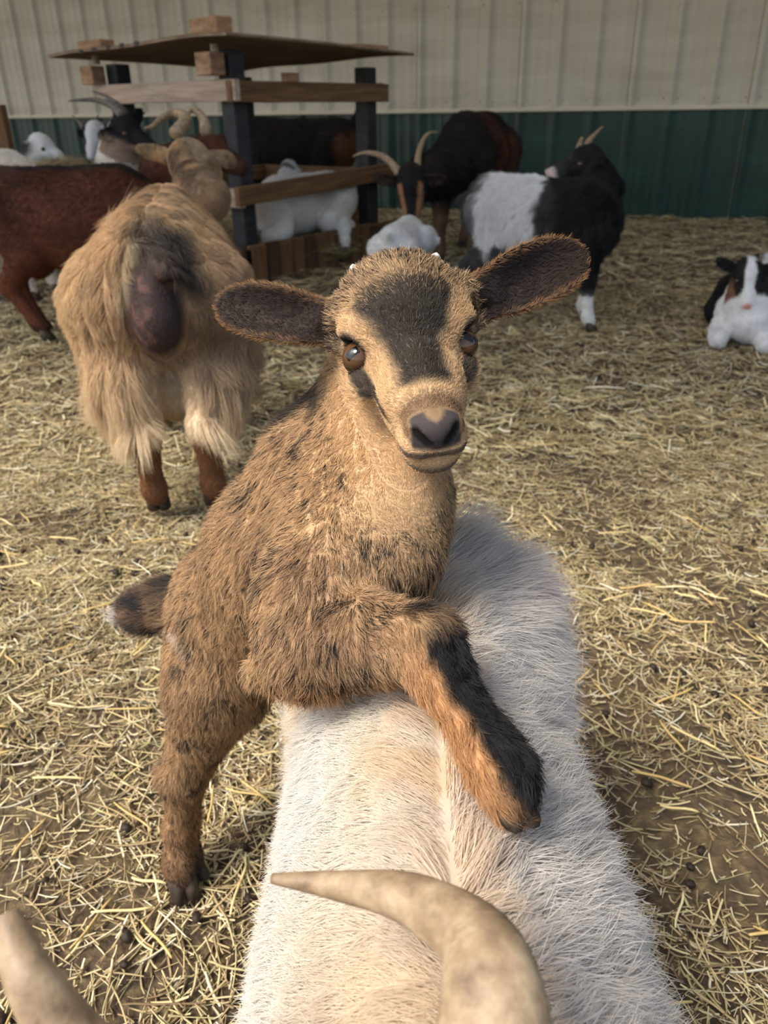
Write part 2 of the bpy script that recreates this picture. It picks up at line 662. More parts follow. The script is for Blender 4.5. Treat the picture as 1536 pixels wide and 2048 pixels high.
# the eye ball is modelled with radius 1 and local +Z through the pupil
_pu = _math('MAXIMUM', _math('DIVIDE', _math('ABSOLUTE', _sx.outputs[0]), .42), _math('DIVIDE', _math('ABSOLUTE', _sx.outputs[1]), .24))
_rad = _math('SQRT', _math('ADD', _math('MULTIPLY', _sx.outputs[0], _sx.outputs[0]), _math('MULTIPLY', _sx.outputs[1], _sx.outputs[1])))
_r1 = ramp(_nt, [(.0, (48, 33, 22)), (.5, (88, 62, 40)), (.74, (70, 48, 32)), (.86, (24, 18, 15)), (1, (12, 10, 9))])
_nt.links.new(_rad, _r1.inputs[0])
_mx = _nt.nodes.new('ShaderNodeMixRGB')
_st = _math('LESS_THAN', _pu, 1.0)
_nt.links.new(_st, _mx.inputs[0]); _nt.links.new(_r1.outputs[0], _mx.inputs[1]); _mx.inputs[2].default_value = (.004, .004, .005, 1)
_nt.links.new(_mx.outputs[0], _b.inputs['Base Color'])
_b.inputs['Roughness'].default_value = .03

_eye_mesh = None


def eye(parent, pos, look, up, r):
    """unit sphere shared by every eye; scaled and turned in place"""
    global _eye_mesh
    if _eye_mesh is None:
        mb = MB(); mb.ball((0, 0, 0), (1, 0, 0), (0, 1, 0), (0, 0, 1), 24, 16)
        o = mb.build('eye', M_EYE, None, True); _eye_mesh = o.data
    else:
        o = bpy.data.objects.new('eye', _eye_mesh); COL.objects.link(o)
    z = unit(look); y = unit(np.asarray(up) - z * (np.asarray(up) @ z)); x = np.cross(y, z)
    o.parent = parent
    p = np.asarray(pos) - np.array(parent.location)
    o.matrix_local = Matrix(((x[0] * r, y[0] * r, z[0] * r, p[0]), (x[1] * r, y[1] * r, z[1] * r, p[1]), (x[2] * r, y[2] * r, z[2] * r, p[2]), (0, 0, 0, 1)))
    return o


def horn_mat(name, a, b, c):
    return tex_mat(name, [(.3, a), (.5, b), (.72, c)], (60, 60, 60), 6, .55, .15, spec=.4)


M_HORN = horn_mat('horn_tan', (104, 86, 66), (148, 126, 100), (180, 160, 132))
M_HORN_DARK = horn_mat('horn_dark', (70, 64, 58), (104, 96, 88), (140, 130, 120))
M_BUD = tex_mat('horn_bud', [(.3, (168, 164, 158)), (.7, (214, 210, 204))], (300, 300, 300), 4, .6, .1)
M_HOOF = tex_mat('hoof', [(.3, (38, 32, 28)), (.7, (78, 66, 54))], (90, 90, 20), 4, .6, .2)


def horn(parent, pts, r0, r1, mat, n=60, rings=26, amp=.035, flat=.72, wide=None):
    p = spline(pts, n)
    t = np.linspace(0, 1, n)
    rad = (r0 + (r1 - r0) * t ** .85) * (1 + amp * (1 - t) * np.sin(t * rings * 2 * math.pi))
    mb = MB(); mb.tube(p, rad, 20)
    o = mb.build('horn', mat, parent, True)
    return o


def hoof(parent, top, toe, r):
    """cloven hoof: two claws side by side from the pastern to the ground"""
    top = np.asarray(top, float); toe = np.asarray(toe, float)
    d = toe - top; d[2] = 0
    if np.linalg.norm(d) < 1e-6: d = np.array([0, -1., 0])
    d = unit(d); side = np.array([-d[1], d[0], 0])
    mb = MB()
    for s in (-1, 1):
        c = top + side * s * r * .52
        e = toe + side * s * r * .45
        V = []; ring = 10
        lv = [(c, .50, .62), (c * .5 + e * .5, .56, .8), (np.array([e[0], e[1], e[2]]), .6, 1.0)]
        for q, a, b in lv:
            for k in range(ring):
                th = 2 * math.pi * k / ring
                V.append(q + side * math.cos(th) * r * a + d * math.sin(th) * r * b)
        Q = [(i * ring + k, i * ring + (k + 1) % ring, (i + 1) * ring + (k + 1) % ring, (i + 1) * ring + k) for i in range(2) for k in range(ring)]
        V += [c, lv[2][0]]
        Q += [(3 * ring, (k + 1) % ring, k) for k in range(ring)] + [(3 * ring + 1, 2 * ring + k, 2 * ring + (k + 1) % ring) for k in range(ring)]
        mb.add(V, Q)
    return mb.build('hoof', M_HOOF, parent, True)



# ------------------------------------------------------------------ the setting: yard floor, barn wall, added shade roof out of view
M_DIRT, _dn, _db = new_mat('trodden_dirt')
_tc = _dn.nodes.new('ShaderNodeTexCoord')
_n1 = _dn.nodes.new('ShaderNodeTexNoise'); _n1.inputs['Scale'].default_value = 3.2; _n1.inputs['Detail'].default_value = 8
_n2 = _dn.nodes.new('ShaderNodeTexNoise'); _n2.inputs['Scale'].default_value = 60; _n2.inputs['Detail'].default_value = 6
for _n in (_n1, _n2): _dn.links.new(_tc.outputs['Object'], _n.inputs['Vector'])
_r1 = ramp(_dn, [(.30, (44, 36, 28)), (.50, (72, 59, 44)), (.66, (104, 88, 62))])
_r2 = ramp(_dn, [(.30, (48, 39, 30)), (.52, (92, 77, 55)), (.72, (150, 130, 90))])
_dn.links.new(_n1.outputs[0], _r1.inputs[0]); _dn.links.new(_n2.outputs[0], _r2.inputs[0])
_mx = _dn.nodes.new('ShaderNodeMixRGB'); _mx.inputs[0].default_value = .5
_dn.links.new(_r1.outputs[0], _mx.inputs[1]); _dn.links.new(_r2.outputs[0], _mx.inputs[2])
_dn.links.new(_mx.outputs[0], _db.inputs['Base Color'])
_db.inputs['Roughness'].default_value = .95
_bp = _dn.nodes.new('ShaderNodeBump'); _bp.inputs['Strength'].default_value = .7; _bp.inputs['Distance'].default_value = .02
_dn.links.new(_n2.outputs[0], _bp.inputs['Height']); _dn.links.new(_bp.outputs[0], _db.inputs['Normal'])


def ground_z(x, y):
    p = np.stack([np.asarray(x, float), np.asarray(y, float), np.zeros(np.shape(x))], 1)
    return .014 * noise3(p, 2.2, 1) + .012 * noise3(p, 7, 2) + .007 * noise3(p, 22, 3) - .012


def make_floor():
    xs = np.concatenate([np.arange(-9, -1.2, .12), np.arange(-1.2, 1.2, .022), np.arange(1.2, 7, .12)])
    ys = np.concatenate([np.arange(-2.5, .2, .12), np.arange(.2, 2.4, .022), np.arange(2.4, 14, .12)])
    Xg, Yg = np.meshgrid(xs, ys, indexing='ij')
    z = ground_z(Xg.ravel(), Yg.ravel())
    V = np.stack([Xg.ravel(), Yg.ravel(), z], 1)
    a, b = len(xs), len(ys)
    i, j = np.meshgrid(np.arange(a - 1), np.arange(b - 1), indexing='ij')
    q = (i * b + j).ravel()
    Q = np.stack([q, q + b, q + b + 1, q + 1], 1)
    o = mesh_np('floor', V, Q, M_DIRT, None, True)
    return tag(o, 'trodden brown earth yard strewn with straw', 'ground', kind='structure')


FLOOR = make_floor()

WAZ = math.radians(-23.44)
WU = np.array([math.cos(WAZ), math.sin(WAZ), 0]); WN = np.array([-WU[1], WU[0], 0])
WD, WS0, WDS, WZT = 7.63, -7.565, .312, .832
Z3 = np.array([0, 0, 1.])


def wallp(s, z, out=0.):
    return WN * (WD - out) + WU * s + Z3 * z


M_CREAM_STEEL = tex_mat('cream_steel', [(.3, (180, 172, 154)), (.5, (194, 187, 170)), (.7, (204, 198, 182))], (.9, .9, 5), 6, .45, .02, spec=.4)
M_GREEN_STEEL = tex_mat('green_steel', [(.3, (10, 42, 35)), (.55, (15, 52, 44)), (.75, (30, 68, 60))], (1.4, 1.4, 6), 6, .42, .02, spec=.45)
M_TRIM = tex_mat('trim_steel', [(.3, (196, 186, 164)), (.7, (216, 208, 188))], (2, 2, 9), 4, .45)
M_SCREW = tex_mat('screw', [(.3, (128, 118, 100)), (.7, (160, 150, 130))], (50, 50, 50), 2, .4)


def panel(name, k0, z0, z1, mat, parent, seed):
    """one ribbed steel sheet, three ribs wide, folded from 0.5 mm sheet"""
    prof = []
    for k in range(3):
        s = WS0 + (k0 + k) * WDS
        prof += [(s - .030, 0), (s - .017, .028), (s + .017, .028), (s + .030, 0),
                 (s + .096, 0), (s + .102, .002), (s + .112, .002), (s + .118, 0),
                 (s + .196, 0), (s + .202, .002), (s + .212, .002), (s + .218, 0)]
    s = WS0 + (k0 + 3) * WDS
    prof.append((s - .036, 0))
    V = [];
    for z in (z0, z1):
        for (a, d) in prof:
            V.append(wallp(a, z, d + .004))
    n = len(prof)
    Q = [(i, i + 1, n + i + 1, n + i) for i in range(n - 1)]
    return mesh_np(name, V, Q, mat, parent)


def make_wall():
    V = [wallp(-15, -.1), wallp(8, -.1), wallp(8, 4.2), wallp(-15, 4.2), wallp(-15, -.1, -.12), wallp(8, -.1, -.12), wallp(8, 4.2, -.12), wallp(-15, 4.2, -.12)]
    w = mesh_np('wall_back', V, [(0, 1, 2, 3), (5, 4, 7, 6), (0, 4, 5, 1), (3, 2, 6, 7), (1, 5, 6, 2), (0, 3, 7, 4)], M_CREAM_STEEL)
    tag(w, 'cream ribbed steel barn wall with dark green lower panels', 'wall', kind='structure')
    for i, k in enumerate(range(-12, 36, 3)):
        panel('cream_panel', k, WZT + .012, 3.2, M_CREAM_STEEL, w, i)
        panel('green_panel', k, -.06, WZT - .012, M_GREEN_STEEL, w, i)
    mb = MB()
    mb.box(wallp(-2.5, WZT, .020), WU * 11, WN * .020, Z3 * .014, .003)
    mb.box(wallp(-2.5, WZT + .016, .008), WU * 11, WN * .008, Z3 * .004)
    t = mb.build('trim_1', M_TRIM)
    tag(t, 'thin cream drip trim between cream and green wall panels', 'trim', kind='structure')
    mb = MB()
    for k in range(-10, 35):
        for z in (WZT + .07, WZT + .80, 2.3):
            for ds in (-.055, .055):
                if ds > 0 and z > 1: continue
                mb.ball(wallp(WS0 + k * WDS + ds, z, .006), WU * .007, Z3 * .007, WN * .005, 8, 4)
    sc = mb.build('panel_screws', M_SCREW, w)
    sc['kind'] = 'stuff'


make_wall()

# unseen roof added to shade the back yard, translucent to keep it soft
ROOF_N, ROOF_Z = -.05, 3.2
M_SHADE_ROOF, _rn, _rb = new_mat('shade_roof_sheet')
_rb.inputs['Base Color'].default_value = (*lin((226, 224, 216)), 1)
_rb.inputs['Roughness'].default_value = .6
_tr = _rn.nodes.new('ShaderNodeBsdfTranslucent')
_tr.inputs[0].default_value = (*lin((222, 222, 218)), 1)
_ms = _rn.nodes.new('ShaderNodeMixShader'); _ms.inputs[0].default_value = .45
_rn.links.new(_rb.outputs[0], _ms.inputs[1]); _rn.links.new(_tr.outputs[0], _ms.inputs[2])
_rn.links.new(_ms.outputs[0], next(n for n in _rn.nodes if n.type == 'OUTPUT_MATERIAL').inputs[0])


def make_shade_roof():
    V, Q = [], []
    k = 0
    ss = np.arange(-14, 8.01, .30)
    for t in (0, 1):
        for i, s in enumerate(ss):
            for e in (0, 1):
                n = ROOF_N if e == 0 else WD
                z = ROOF_Z + (.65 if e else 0) + (.02 if i % 2 else 0) + .01 * t
                V.append(WN * n + WU * s + Z3 * z)
    m = len(ss) * 2
    for t in (0, 1):
        for i in range(len(ss) - 1):
            a = t * m + 2 * i
            Q.append((a, a + 1, a + 3, a + 2))
    o = mesh_np('shade_roof', V, Q, M_SHADE_ROOF)
    tag(o, 'added out-of-view frosted roof shading the back of the yard', 'roof', kind='structure')


make_shade_roof()

# ------------------------------------------------------------------ hay feeder
M_RAIL_LIT = wood('pine_lit', (150, 128, 110), (188, 166, 146), (210, 192, 172))  # rail pine made paler for the left faces turned to the light
M_RAIL_B = wood('pine_shaded_post_brown', (92, 64, 40), (124, 92, 62), (150, 118, 84))  # same rail pine darkened for shaded faces; true brown on the fence post
M_BLOCK = tex_mat('pine_block', [(.3, (126, 92, 66)), (.5, (164, 128, 98)), (.7, (188, 154, 122))], (14, 14, 40), 6, .75, .2)
M_PLY = tex_mat('plywood', [(.3, (112, 92, 74)), (.5, (142, 120, 98)), (.7, (166, 144, 122))], (3, 14, 14), 7, .8, .1, distortion=.6)
M_POST = tex_mat('post_black_paint', [(.3, (40, 40, 44)), (.6, (56, 56, 60)), (.8, (72, 72, 76))], (20, 20, 4), 5, .55, .1)
M_CRIB = wood('crib_boards', (74, 52, 34), (110, 80, 54), (140, 108, 76), 'Z')
M_CRIB2 = wood('crib_boards_dark', (50, 36, 26), (78, 56, 40), (104, 78, 56), 'Z')


def wood_box(mb_args, name, mat, parent, loc_c):
    """box whose local X runs along its first axis so the grain follows the board"""
    c, ax, ay, az = (np.asarray(t, float) for t in mb_args[:4])
    bev = mb_args[4] if len(mb_args) > 4 else .004
    la, lb, lc = (np.linalg.norm(t) for t in (ax, ay, az))
    mb = MB(); mb.box((0, 0, 0), (la, 0, 0), (0, lb, 0), (0, 0, lc), bev)
    o = mb.build(name, mat, None)
    x, y, z = ax / la, ay / lb, az / lc
    if np.dot(np.cross(x, y), z) < 0: z = -z
    o.parent = parent
    p = c - np.array(parent.location)
    if parent.parent is not None: p = p - np.array(parent.parent.location)
    o.matrix_local = Matrix(((x[0], y[0], z[0], p[0]), (x[1], y[1], z[1], p[1]), (x[2], y[2], z[2], p[2]), (0, 0, 0, 1)))
    return o


def feeder():
    c0 = G(499, 566); c1 = G(767, 505)
    u = unit(c1 - c0); v = np.array([-u[1], u[0], 0])       # u: right face to the back, v: to the left
    Lu, Lv = 1.30, 1.02
    root = empty('hay_feeder', c0 + u * Lu / 2 + v * Lv / 2, 'wooden hay feeder with black posts, pine rails and a warped plywood roof', 'feeder')
    W = lambda a, b, z: c0 + u * a + v * b + Z3 * z
    B = lambda nm, mt, c, hx, hy, hz, bev=.004: wood_box((c, hx, hy, hz, bev), nm, mt, root, None)
    hp = .048
    tops = {(0, 0): 1.13, (1, 0): 1.08, (0, 1): 1.10, (1, 1): 1.06}
    for (i, j), zt in tops.items():
        a = hp + i * (Lu - .10 - 2 * hp) + .02; b = hp + j * (Lv - 2 * hp) + .02 + (.14 if (i and j) else 0)
        B('post', M_POST, W(a, b, zt / 2), Z3 * zt / 2, v * hp, u * hp)
    # rails on the right face (along u) and left face (along v), back faces too
    B('rail', M_RAIL_B, W(Lu / 2 - .03, -.012, .942), u * (Lu / 2 + .01), v * .019, Z3 * .049)
    B('rail', M_RAIL_LIT, W(-.012, Lv / 2 + .01, .948), v * (Lv / 2 + .06), u * .019, Z3 * .049)
    d = unit(u + Z3 * .035)
    B('rail', M_RAIL_B, W(Lu / 2 - .02, -.012, .474), d * (Lu / 2 + .03), v * .019, np.cross(d, v) * .047)
    B('rail', M_RAIL_LIT, W(-.012, Lv / 2, .44), v * (Lv / 2 + .02), u * .019, Z3 * .047)
    B('rail', M_RAIL_B, W(Lu - .07, Lv / 2, .47), v * (Lv / 2), u * .019, Z3 * .047)
    B('rail', M_RAIL_B, W(Lu / 2 - .03, Lv + .03, .47), u * (Lu / 2), v * .019, Z3 * .047)
    B('rail', M_RAIL_B, W(Lu - .05, Lv / 2, .95), v * (Lv / 2), u * .019, Z3 * .047)
    # end blocks beside the post tops
    B('end_block', M_BLOCK, W(-.055, .085, 1.065), u * .05, v * .055, Z3 * .050)
    B('end_block', M_BLOCK, W(-.045, Lv + .055, 1.045), u * .045, v * .055, Z3 * .046)
    B('end_block', M_BLOCK, W(.42, -.01, 1.012), u * .055, v * .019, Z3 * .022)
    # bolt caps under the roof
    for a, b in ((-.03, .07), (-.02, Lv + .04)):
        mb = MB(); mb.tube([W(a, b, 1.10), W(a, b, 1.15)], .022, 10); mb.build('bolt', M_SCREW, root)
    # plywood roof, sagging: a thin sheet
    nx, ny = 22, 18
    V = []
    a0, a1, b0, b1 = -.17, Lu + .05, -.17, Lv + .27
    for t in (0, 1):
        for i in range(nx):
            for j in range(ny):
                a = a0 + (a1 - a0) * i / (nx - 1); b = b0 + (b1 - b0) * j / (ny - 1)
                ua, ub = i / (nx - 1), j / (ny - 1)
                z = 1.168 - .024 * ua * ua - .006 * ua - .034 * ub ** 2.2 + .012 * math.sin(ua * 3.1) * math.sin(ub * 3.1) + .006 * math.sin(ub * 9)
                V.append(W(a, b, z + .014 * t))
    Q = []
    m = nx * ny
    for i in range(nx - 1):
        for j in range(ny - 1):
            q = i * ny + j
            Q.append((q, q + 1, q + ny + 1, q + ny)); Q.append((m + q, m + q + ny, m + q + ny + 1, m + q + 1))
    for i in range(nx - 1):
        for j in (0, ny - 1):
            q = i * ny + j; Q.append((q, q + ny, m + q + ny, m + q))
    for j in range(ny - 1):
        for i in (0, nx - 1):
            q = i * ny + j; Q.append((q, q + 1, m + q + 1, m + q))
    roof = mesh_np('roof_board', V, Q, M_PLY, root)
    # blocks lying on the roof
    B('roof_block', M_BLOCK, W(-.06, .05, 1.172 + .014 + .036), unit(u * .2 + v) * .125, unit(u - .2 * v) * .045, Z3 * .036)
    B('roof_block', M_BLOCK, W(-.05, Lv - .02, 1.152 + .030), unit(v + .1 * u) * .115, u * .045, Z3 * .030)
    B('roof_block', M_BLOCK, W(Lu - .10, .08, 1.150 + .026), unit(u - .1 * v) * .16, v * .045, Z3 * .024)
    # dark tar marks on the roof edge
    for b in (.33, .45, .57, .69, .81):
        mb = MB(); mb.box(W(-.171, b + .16, 1.166 - .034 * ((b + .33) / 1.46) ** 2.2 + .008), v * .016, u * .003, Z3 * .009); mb.build('tar_mark', M_POST, roof)
    # crib: low box of upright boards
    nb = 13
    for k in range(nb):
        a = -.02 + (Lu + .04) * (k + .5) / nb
        zt = .20 + .012 * math.sin(k * 2.3)
        B('crib_board', (M_CRIB, M_CRIB2)[k % 3 == 1], W(a, -.06, zt / 2), u * (.5 * (Lu + .04) / nb - .003), v * (.011 + .003 * (k % 2)), Z3 * zt / 2, .003)
    for k in range(10):
        b = -.05 + (Lv + .08) * (k + .5) / 10
        B('crib_board', (M_CRIB, M_CRIB2)[k % 3 == 0], W(-.06, b, .1), v * (.5 * (Lv + .08) / 10 - .003), u * .011, Z3 * .1, .003)
    B('crib_cap', M_CRIB, W(Lu / 2, -.045, .192), u * (Lu / 2 + .03), v * .012, Z3 * .012)
    return root, W, u, v


FEEDER, FW, FU, FVV = feeder()

# brown gate post at the far left edge
_fp = P(-5, 200, 4.9)
_o = empty('fence_post', (_fp[0], _fp[1], 0), 'slim brown timber post at the left edge before the green wall', 'post')
wood_box((np.array(_o.location) + Z3 * .455, Z3 * .455, RV * .030, np.array([0, 1., 0]) * .04), 'timber', M_RAIL_B, _o, None)
# ------------------------------------------------------------------ the brown kid rearing up against the cream goat
TAN = lin((196, 163, 122)); TAN_L = lin((220, 188, 144)); ORANGE = lin((188, 144, 100)); BROWN = lin((148, 116, 88))
BLACK = lin((20, 19, 22)); DKBROWN = lin((58, 44, 34)); WHITE = lin((222, 218, 211)); CREAM = lin((220, 206, 182))


def seg_dist(Pn, pts):
    """distance to a polyline and position 0..1 along it"""
    pts = np.asarray(pts, float)
    best = np.full(len(Pn), 1e9); par = np.zeros(len(Pn))
    n = len(pts) - 1
    for i in range(n):
        ab = pts[i + 1] - pts[i]
        t = np.clip(((Pn - pts[i]) @ ab) / (ab @ ab), 0, 1)
        d = np.linalg.norm(Pn - pts[i] - t[:, None] * ab, axis=1)
        m = d < best
        best[m] = d[m]; par[m] = (i + t[m]) / n
    return best, par


def hero():
    base = G(378, 1788)
    root = empty('goat_kid', base, 'brown kid with black face stripe rearing up with a foreleg over the cream goat', 'goat')
    Xh = .970 * RV + .195 * UV + .12 * FV
    Ah = .150 * RV - .72 * UV - .68 * FV
    fr = Frame(P(820, 680, .557), Xh, Ah, (1.06, 1.0, 1.0))
    lo, hi = bounds([P(240, 1230, .98), P(378, 1800, .99), P(420, 600, .62), P(1190, 480, .62), P(1060, 1640, .42), P(800, 480, .62)], .03)
    fd = Field(lo, hi, .0024)
    # trunk
    rump, mid, chest = P(478, 1212, .84), P(575, 1120, .735), P(705, 1085, .635)
    fd.chain([rump, mid, chest], [.063, .068, .063], .03)
    fd.ell(P(470, 1190, .85), np.eye(3), (.058, .058, .06), .03)
    fd.chain([P(738, 790, .635), P(645, 930, .675), P(560, 1075, .75)], [.034, .046, .056], .03)      # nape to back
    fd.chain([P(790, 700, .635), P(788, 860, .628), P(772, 1000, .612), P(758, 1090, .602)], [.032, .036, .047, .049], .02)  # neck to breast
    fd.chain([P(745, 770, .635), P(700, 1000, .628)], [.032, .049], .02)
    # right foreleg over the other goat
    fd.chain([P(690, 1110, .590), P(640, 1200, .575), P(625, 1290, .562)], [.045, .040, .030], .03)
    fd.cone(P(610, 1300, .575), P(520, 1345, .60), .026, .012, .03)
    fd.chain([P(630, 1282, .556), P(740, 1278, .527), P(848, 1288, .502)], [.031, .026, .0225], .018)
    fd.chain([P(850, 1288, .500), P(880, 1345, .488), P(972, 1490, .456), P(1008, 1548, .444), P(1026, 1600, .437)], [.0215, .0165, .0145, .0160, .0115], .012)
    # left foreleg, beyond
    fd.chain([P(760, 1120, .65), P(775, 1220, .63), P(810, 1290, .61), P(830, 1325, .60)], [.04, .028, .018, .014], .015)
    # hind legs
    fd.chain([P(455, 1255, .83), P(415, 1390, .845), P(364, 1552, .912), P(352, 1660, .945), P(354, 1725, .955), P(362, 1752, .960)], [.058, .037, .0195, .0115, .0130, .013], .02)
    fd.ell(P(338, 1548, .915), np.eye(3), (.012, .014, .019), .015)
    fd.ell(P(425, 1340, .835), np.eye(3), (.042, .045, .05), .03)
    fd.chain([P(505, 1260, .88), P(468, 1385, .885), P(388, 1530, .950), P(374, 1640, .98), P(376, 1712, .990), P(382, 1730, .99)], [.05, .036, .019, .0120, .0125, .012], .02)
    # tail
    fd.chain([P(390, 1205, .885), P(330, 1205, .905), P(290, 1220, .915), P(252, 1228, .925)], [.03, .021, .019, .010], .02)
    head(fd, fr)
    # ears
    we = UV * .95 + FV * .30
    earL = (P(682, 662, .585), P(432, 606, .605)); earR = (P(932, 622, .590), P(1172, 504, .612))
    fd.ear(earL[0], earL[1], -(UV + .10 * RV), .0125, .0195, 26, .0019, .008, .03)
    fd.ear(earR[0], earR[1], UV - .5 * RV, .0135, .0225, 22, .0019, .008, .02)
    fd.cone(P(690, 652, .585), P(655, 648, .588), .017, .011, .015)
    fd.cone(P(925, 612, .588), P(965, 595, .592), .018, .012, .015)
    head_cut(fd, fr)
    # hollow of the ears
    fd.ell(P(648, 668, .572), np.stack([unit(earL[1] - earL[0]), UV, FV]), (.017, .009, .009), -.008)
    fd.ell(P(972, 622, .576), np.stack([unit(earR[1] - earR[0]), UV, FV]), (.018, .011, .010), -.008)
    V, Q = fd.surface(2)
    N = normals(V, Q)
    dorsal = [P(690, 700, .60), P(600, 835, .68), P(490, 950, .76), P(400, 1080, .86), P(350, 1190, .90), P(260, 1200, .93)]
    fl = [P(640, 1272, .560), P(848, 1288, .502), P(972, 1490, .456), P(1040, 1640, .43)]
    ax_l = unit(earL[1] - earL[0]); ax_r = unit(earR[1] - earR[0])
    lenL = np.linalg.norm(earL[1] - earL[0]); lenR = np.linalg.norm(earR[1] - earR[0])

    def ears(Pn):
        """along-ear position and inside-ness (facing the lens side of the shell)"""
        out = np.zeros(len(Pn)); al = np.zeros(len(Pn))
        for (B, T), ax, L, Wd in ((earL, ax_l, lenL, -(UV + .10 * RV)), (earR, ax_r, lenR, UV - .5 * RV)):
            q = Pn - B; a = q @ ax
            W = unit(Wd - ax * (Wd @ ax)); v = q @ W
            w = q @ np.cross(ax, W)
            m = (a > .006) & (a < L * 1.1) & (np.abs(v) < .035) & (np.abs(w) < .02)
            t = np.clip(a / L, 0, 1)
            w0, w1 = (.0125, .0195) if Wd @ RV < -.05 and Wd @ UV < 0 else (.0135, .0225)
            half = (w0 + (w1 - w0) * np.sin(np.clip(t / .58, 0, 1) * math.pi / 2)) * np.sqrt(np.clip(1 - np.clip((t - .52) / .48, 0, 1) ** 2.3, .02, 1))
            al = np.where(m, np.abs(v) / half + .6 * sstep(.9, 1.0, t), al)
            out = np.where(m, 1, out)
        return out, al

    def inhd(Pn, a=.072, b=.050):
        d, _ = seg_dist(fr.loc(Pn), [(0, -.038, -.014), (0, .02, -.022), (0, .08, -.022)])
        return sstep(a, b, d)


    def color(Pn, r=None, Nn=None):
        n1 = noise3(Pn, 55, 3); n2 = noise3(Pn, 140, 4); n3 = noise3(Pn, 22, 5)
        c = mixc(TAN, BROWN, np.clip(.30 + .35 * n3 + .2 * n1, 0, 1))
        L = fr.loc(Pn)
        x, y, z = L[:, 0], L[:, 1], L[:, 2]
        ax = np.abs(x)
        inhead = (y > -.10) & (y < .13) & (ax < .06) & (z > -.085) & (z < .05)
        # neck and breast warmer and lighter
        dn, tn = seg_dist(Pn, [P(770, 800, .58), P(770, 1000, .59)])
        c = mixc(c, TAN, .7 * sstep(.09, .04, dn))
        # dorsal stripe
        dd, td = seg_dist(Pn, dorsal)
        c = mixc(c, BLACK, sstep(.036, .020, dd + .010 * n1) * .92 * (td < .97))
        # foreleg: black front
        df, tf = seg_dist(Pn, fl)
        side = np.zeros(len(Pn))
        axd = unit(fl[2] - fl[1]); sd = unit((.80 * RV + .55 * UV) - axd * ((.80 * RV + .55 * UV) @ axd))
        tq = np.clip((Pn - fl[1]) @ axd, 0, .3)
        side = (Pn - fl[1] - tq[:, None] * axd) @ sd
        cann = (df < .034) & (tf > .30)
        cl = mixc(c, ORANGE, sstep(.30, .48, tf))
        cl = mixc(cl, BLACK, sstep(-.004, .004, side + .004 * n1 + .004 * sstep(.8, 1, tf)) * sstep(.27, .37, tf + .04 * n1))
        cl = mixc(cl, DKBROWN, .75 * sstep(.90, .985, tf))
        c = np.where(cann[:, None], cl, c)
        # elbow fringe lighter
        de, _ = seg_dist(Pn, [P(600, 1370, .56), P(760, 1350, .53)])
        c = mixc(c, ORANGE * 1.15, .6 * sstep(.03, .008, de))
        # hind leg, tail
        low = sstep(.22, .05, Pn[:, 2])
        c = mixc(c, mixc(BROWN, ORANGE, np.full(len(Pn), .45)), .8 * low)
        c = mixc(c, DKBROWN, .75 * sstep(.06, .012, Pn[:, 2]))
        dt, tt = seg_dist(Pn, [P(350, 1215, .90), P(250, 1228, .925)])
        tl = (dt < .045) & (tt > .05)
        ct = mixc(mixc(BROWN, BLACK, sstep(-.3, .5, n1)), WHITE, sstep(.80, .95, tt))
        c = np.where(tl[:, None] & (Pn[:, 2] > .2)[:, None], ct, c)
        dw, _ = seg_dist(Pn, [P(362, 1262, .80), P(388, 1296, .79)])
        c = mixc(c, WHITE, sstep(.013, .006, dw))
        # ---- face
        f = mixc(TAN_L, TAN, np.clip(.4 + .5 * n1, 0, 1))
        crown = sstep(-.012, -.045, y) * sstep(-.05, -.01, z)
        f = mixc(f, BROWN * .85, np.clip(.8 * crown + .2 * crown * n2, 0, 1))
        hw = np.interp(y, [-.05, -.034, -.016, .002, .022, .05, .062, .068], [.008, .026, .033, .025, .0180, .0150, .0150, .006])
        mask = sstep(hw + .005, hw - .004, ax + .004 * n1) * sstep(-.042, -.012, y + .008 * n1) * sstep(.070, .060, y) * (z > -.03)
        f = mixc(f, lin((13, 13, 16)), .94 * mask)
        spot = sstep(.013, .005, np.hypot(ax, y + .053)) * (z > -.02)
        f = mixc(f, BLACK, .7 * spot)
        # dark streak from the eye to the mouth
        xs = np.interp(y, [-.005, .02, .045, .075], [.040, .0355, .029, .021])
        zs = np.interp(y, [-.005, .02, .045, .075], [-.010, -.013, -.015, -.018])
        wst = np.interp(y, [0, .02, .05, .075], [.011, .009, .0055, .003])
        st = sstep(wst, wst * .5, np.hypot(ax - xs, z - zs) + .002 * n1) * (y > -.004) * sstep(.072, .055, y)
        f = mixc(f, BLACK, .9 * st)
        eyed = np.sqrt((ax - .039) ** 2 + (y - .001) ** 2 + (z + .006) ** 2)
        f = mixc(f, BLACK, sstep(.0185, .0135, eyed))
        # nose and lips
        nose = sstep(.082, .087, y) * sstep(-.0165, -.013, z) * sstep(.0165, .0140, ax) * sstep(.0065, .0035, z - .25 * ax)
        f = mixc(f, lin((70, 63, 62)), nose)
        nd, _ = seg_dist(np.column_stack([ax, y, z]), [(.0060, .1000, -.0085), (.0135, .0950, -.0010)])
        f = mixc(f, lin((14, 11, 11)), sstep(.0042, .0026, nd))
        bridge = sstep(.068, .076, y) * (1 - nose) * sstep(-.012, -.004, z)
        f = mixc(f, lin((104, 74, 52)), .8 * bridge)
        lip = sstep(.004, .0015, np.abs(z + .0235 + (.08 - y) * .18)) * (y > .074)
        chin = sstep(-.030, -.036, z) * sstep(.066, .078, y) * sstep(-.056, -.048, z)
        f = mixc(f, lin((70, 62, 58)), np.clip(.75 * chin + .8 * lip, 0, 1))
        # dark between ear and eye
        de2 = np.hypot(np.hypot(ax - .046, y + .026), z + .012)
        f = mixc(f, DKBROWN, .8 * sstep(.015, .006, de2))
        wface = inhd(Pn, .085, .050)
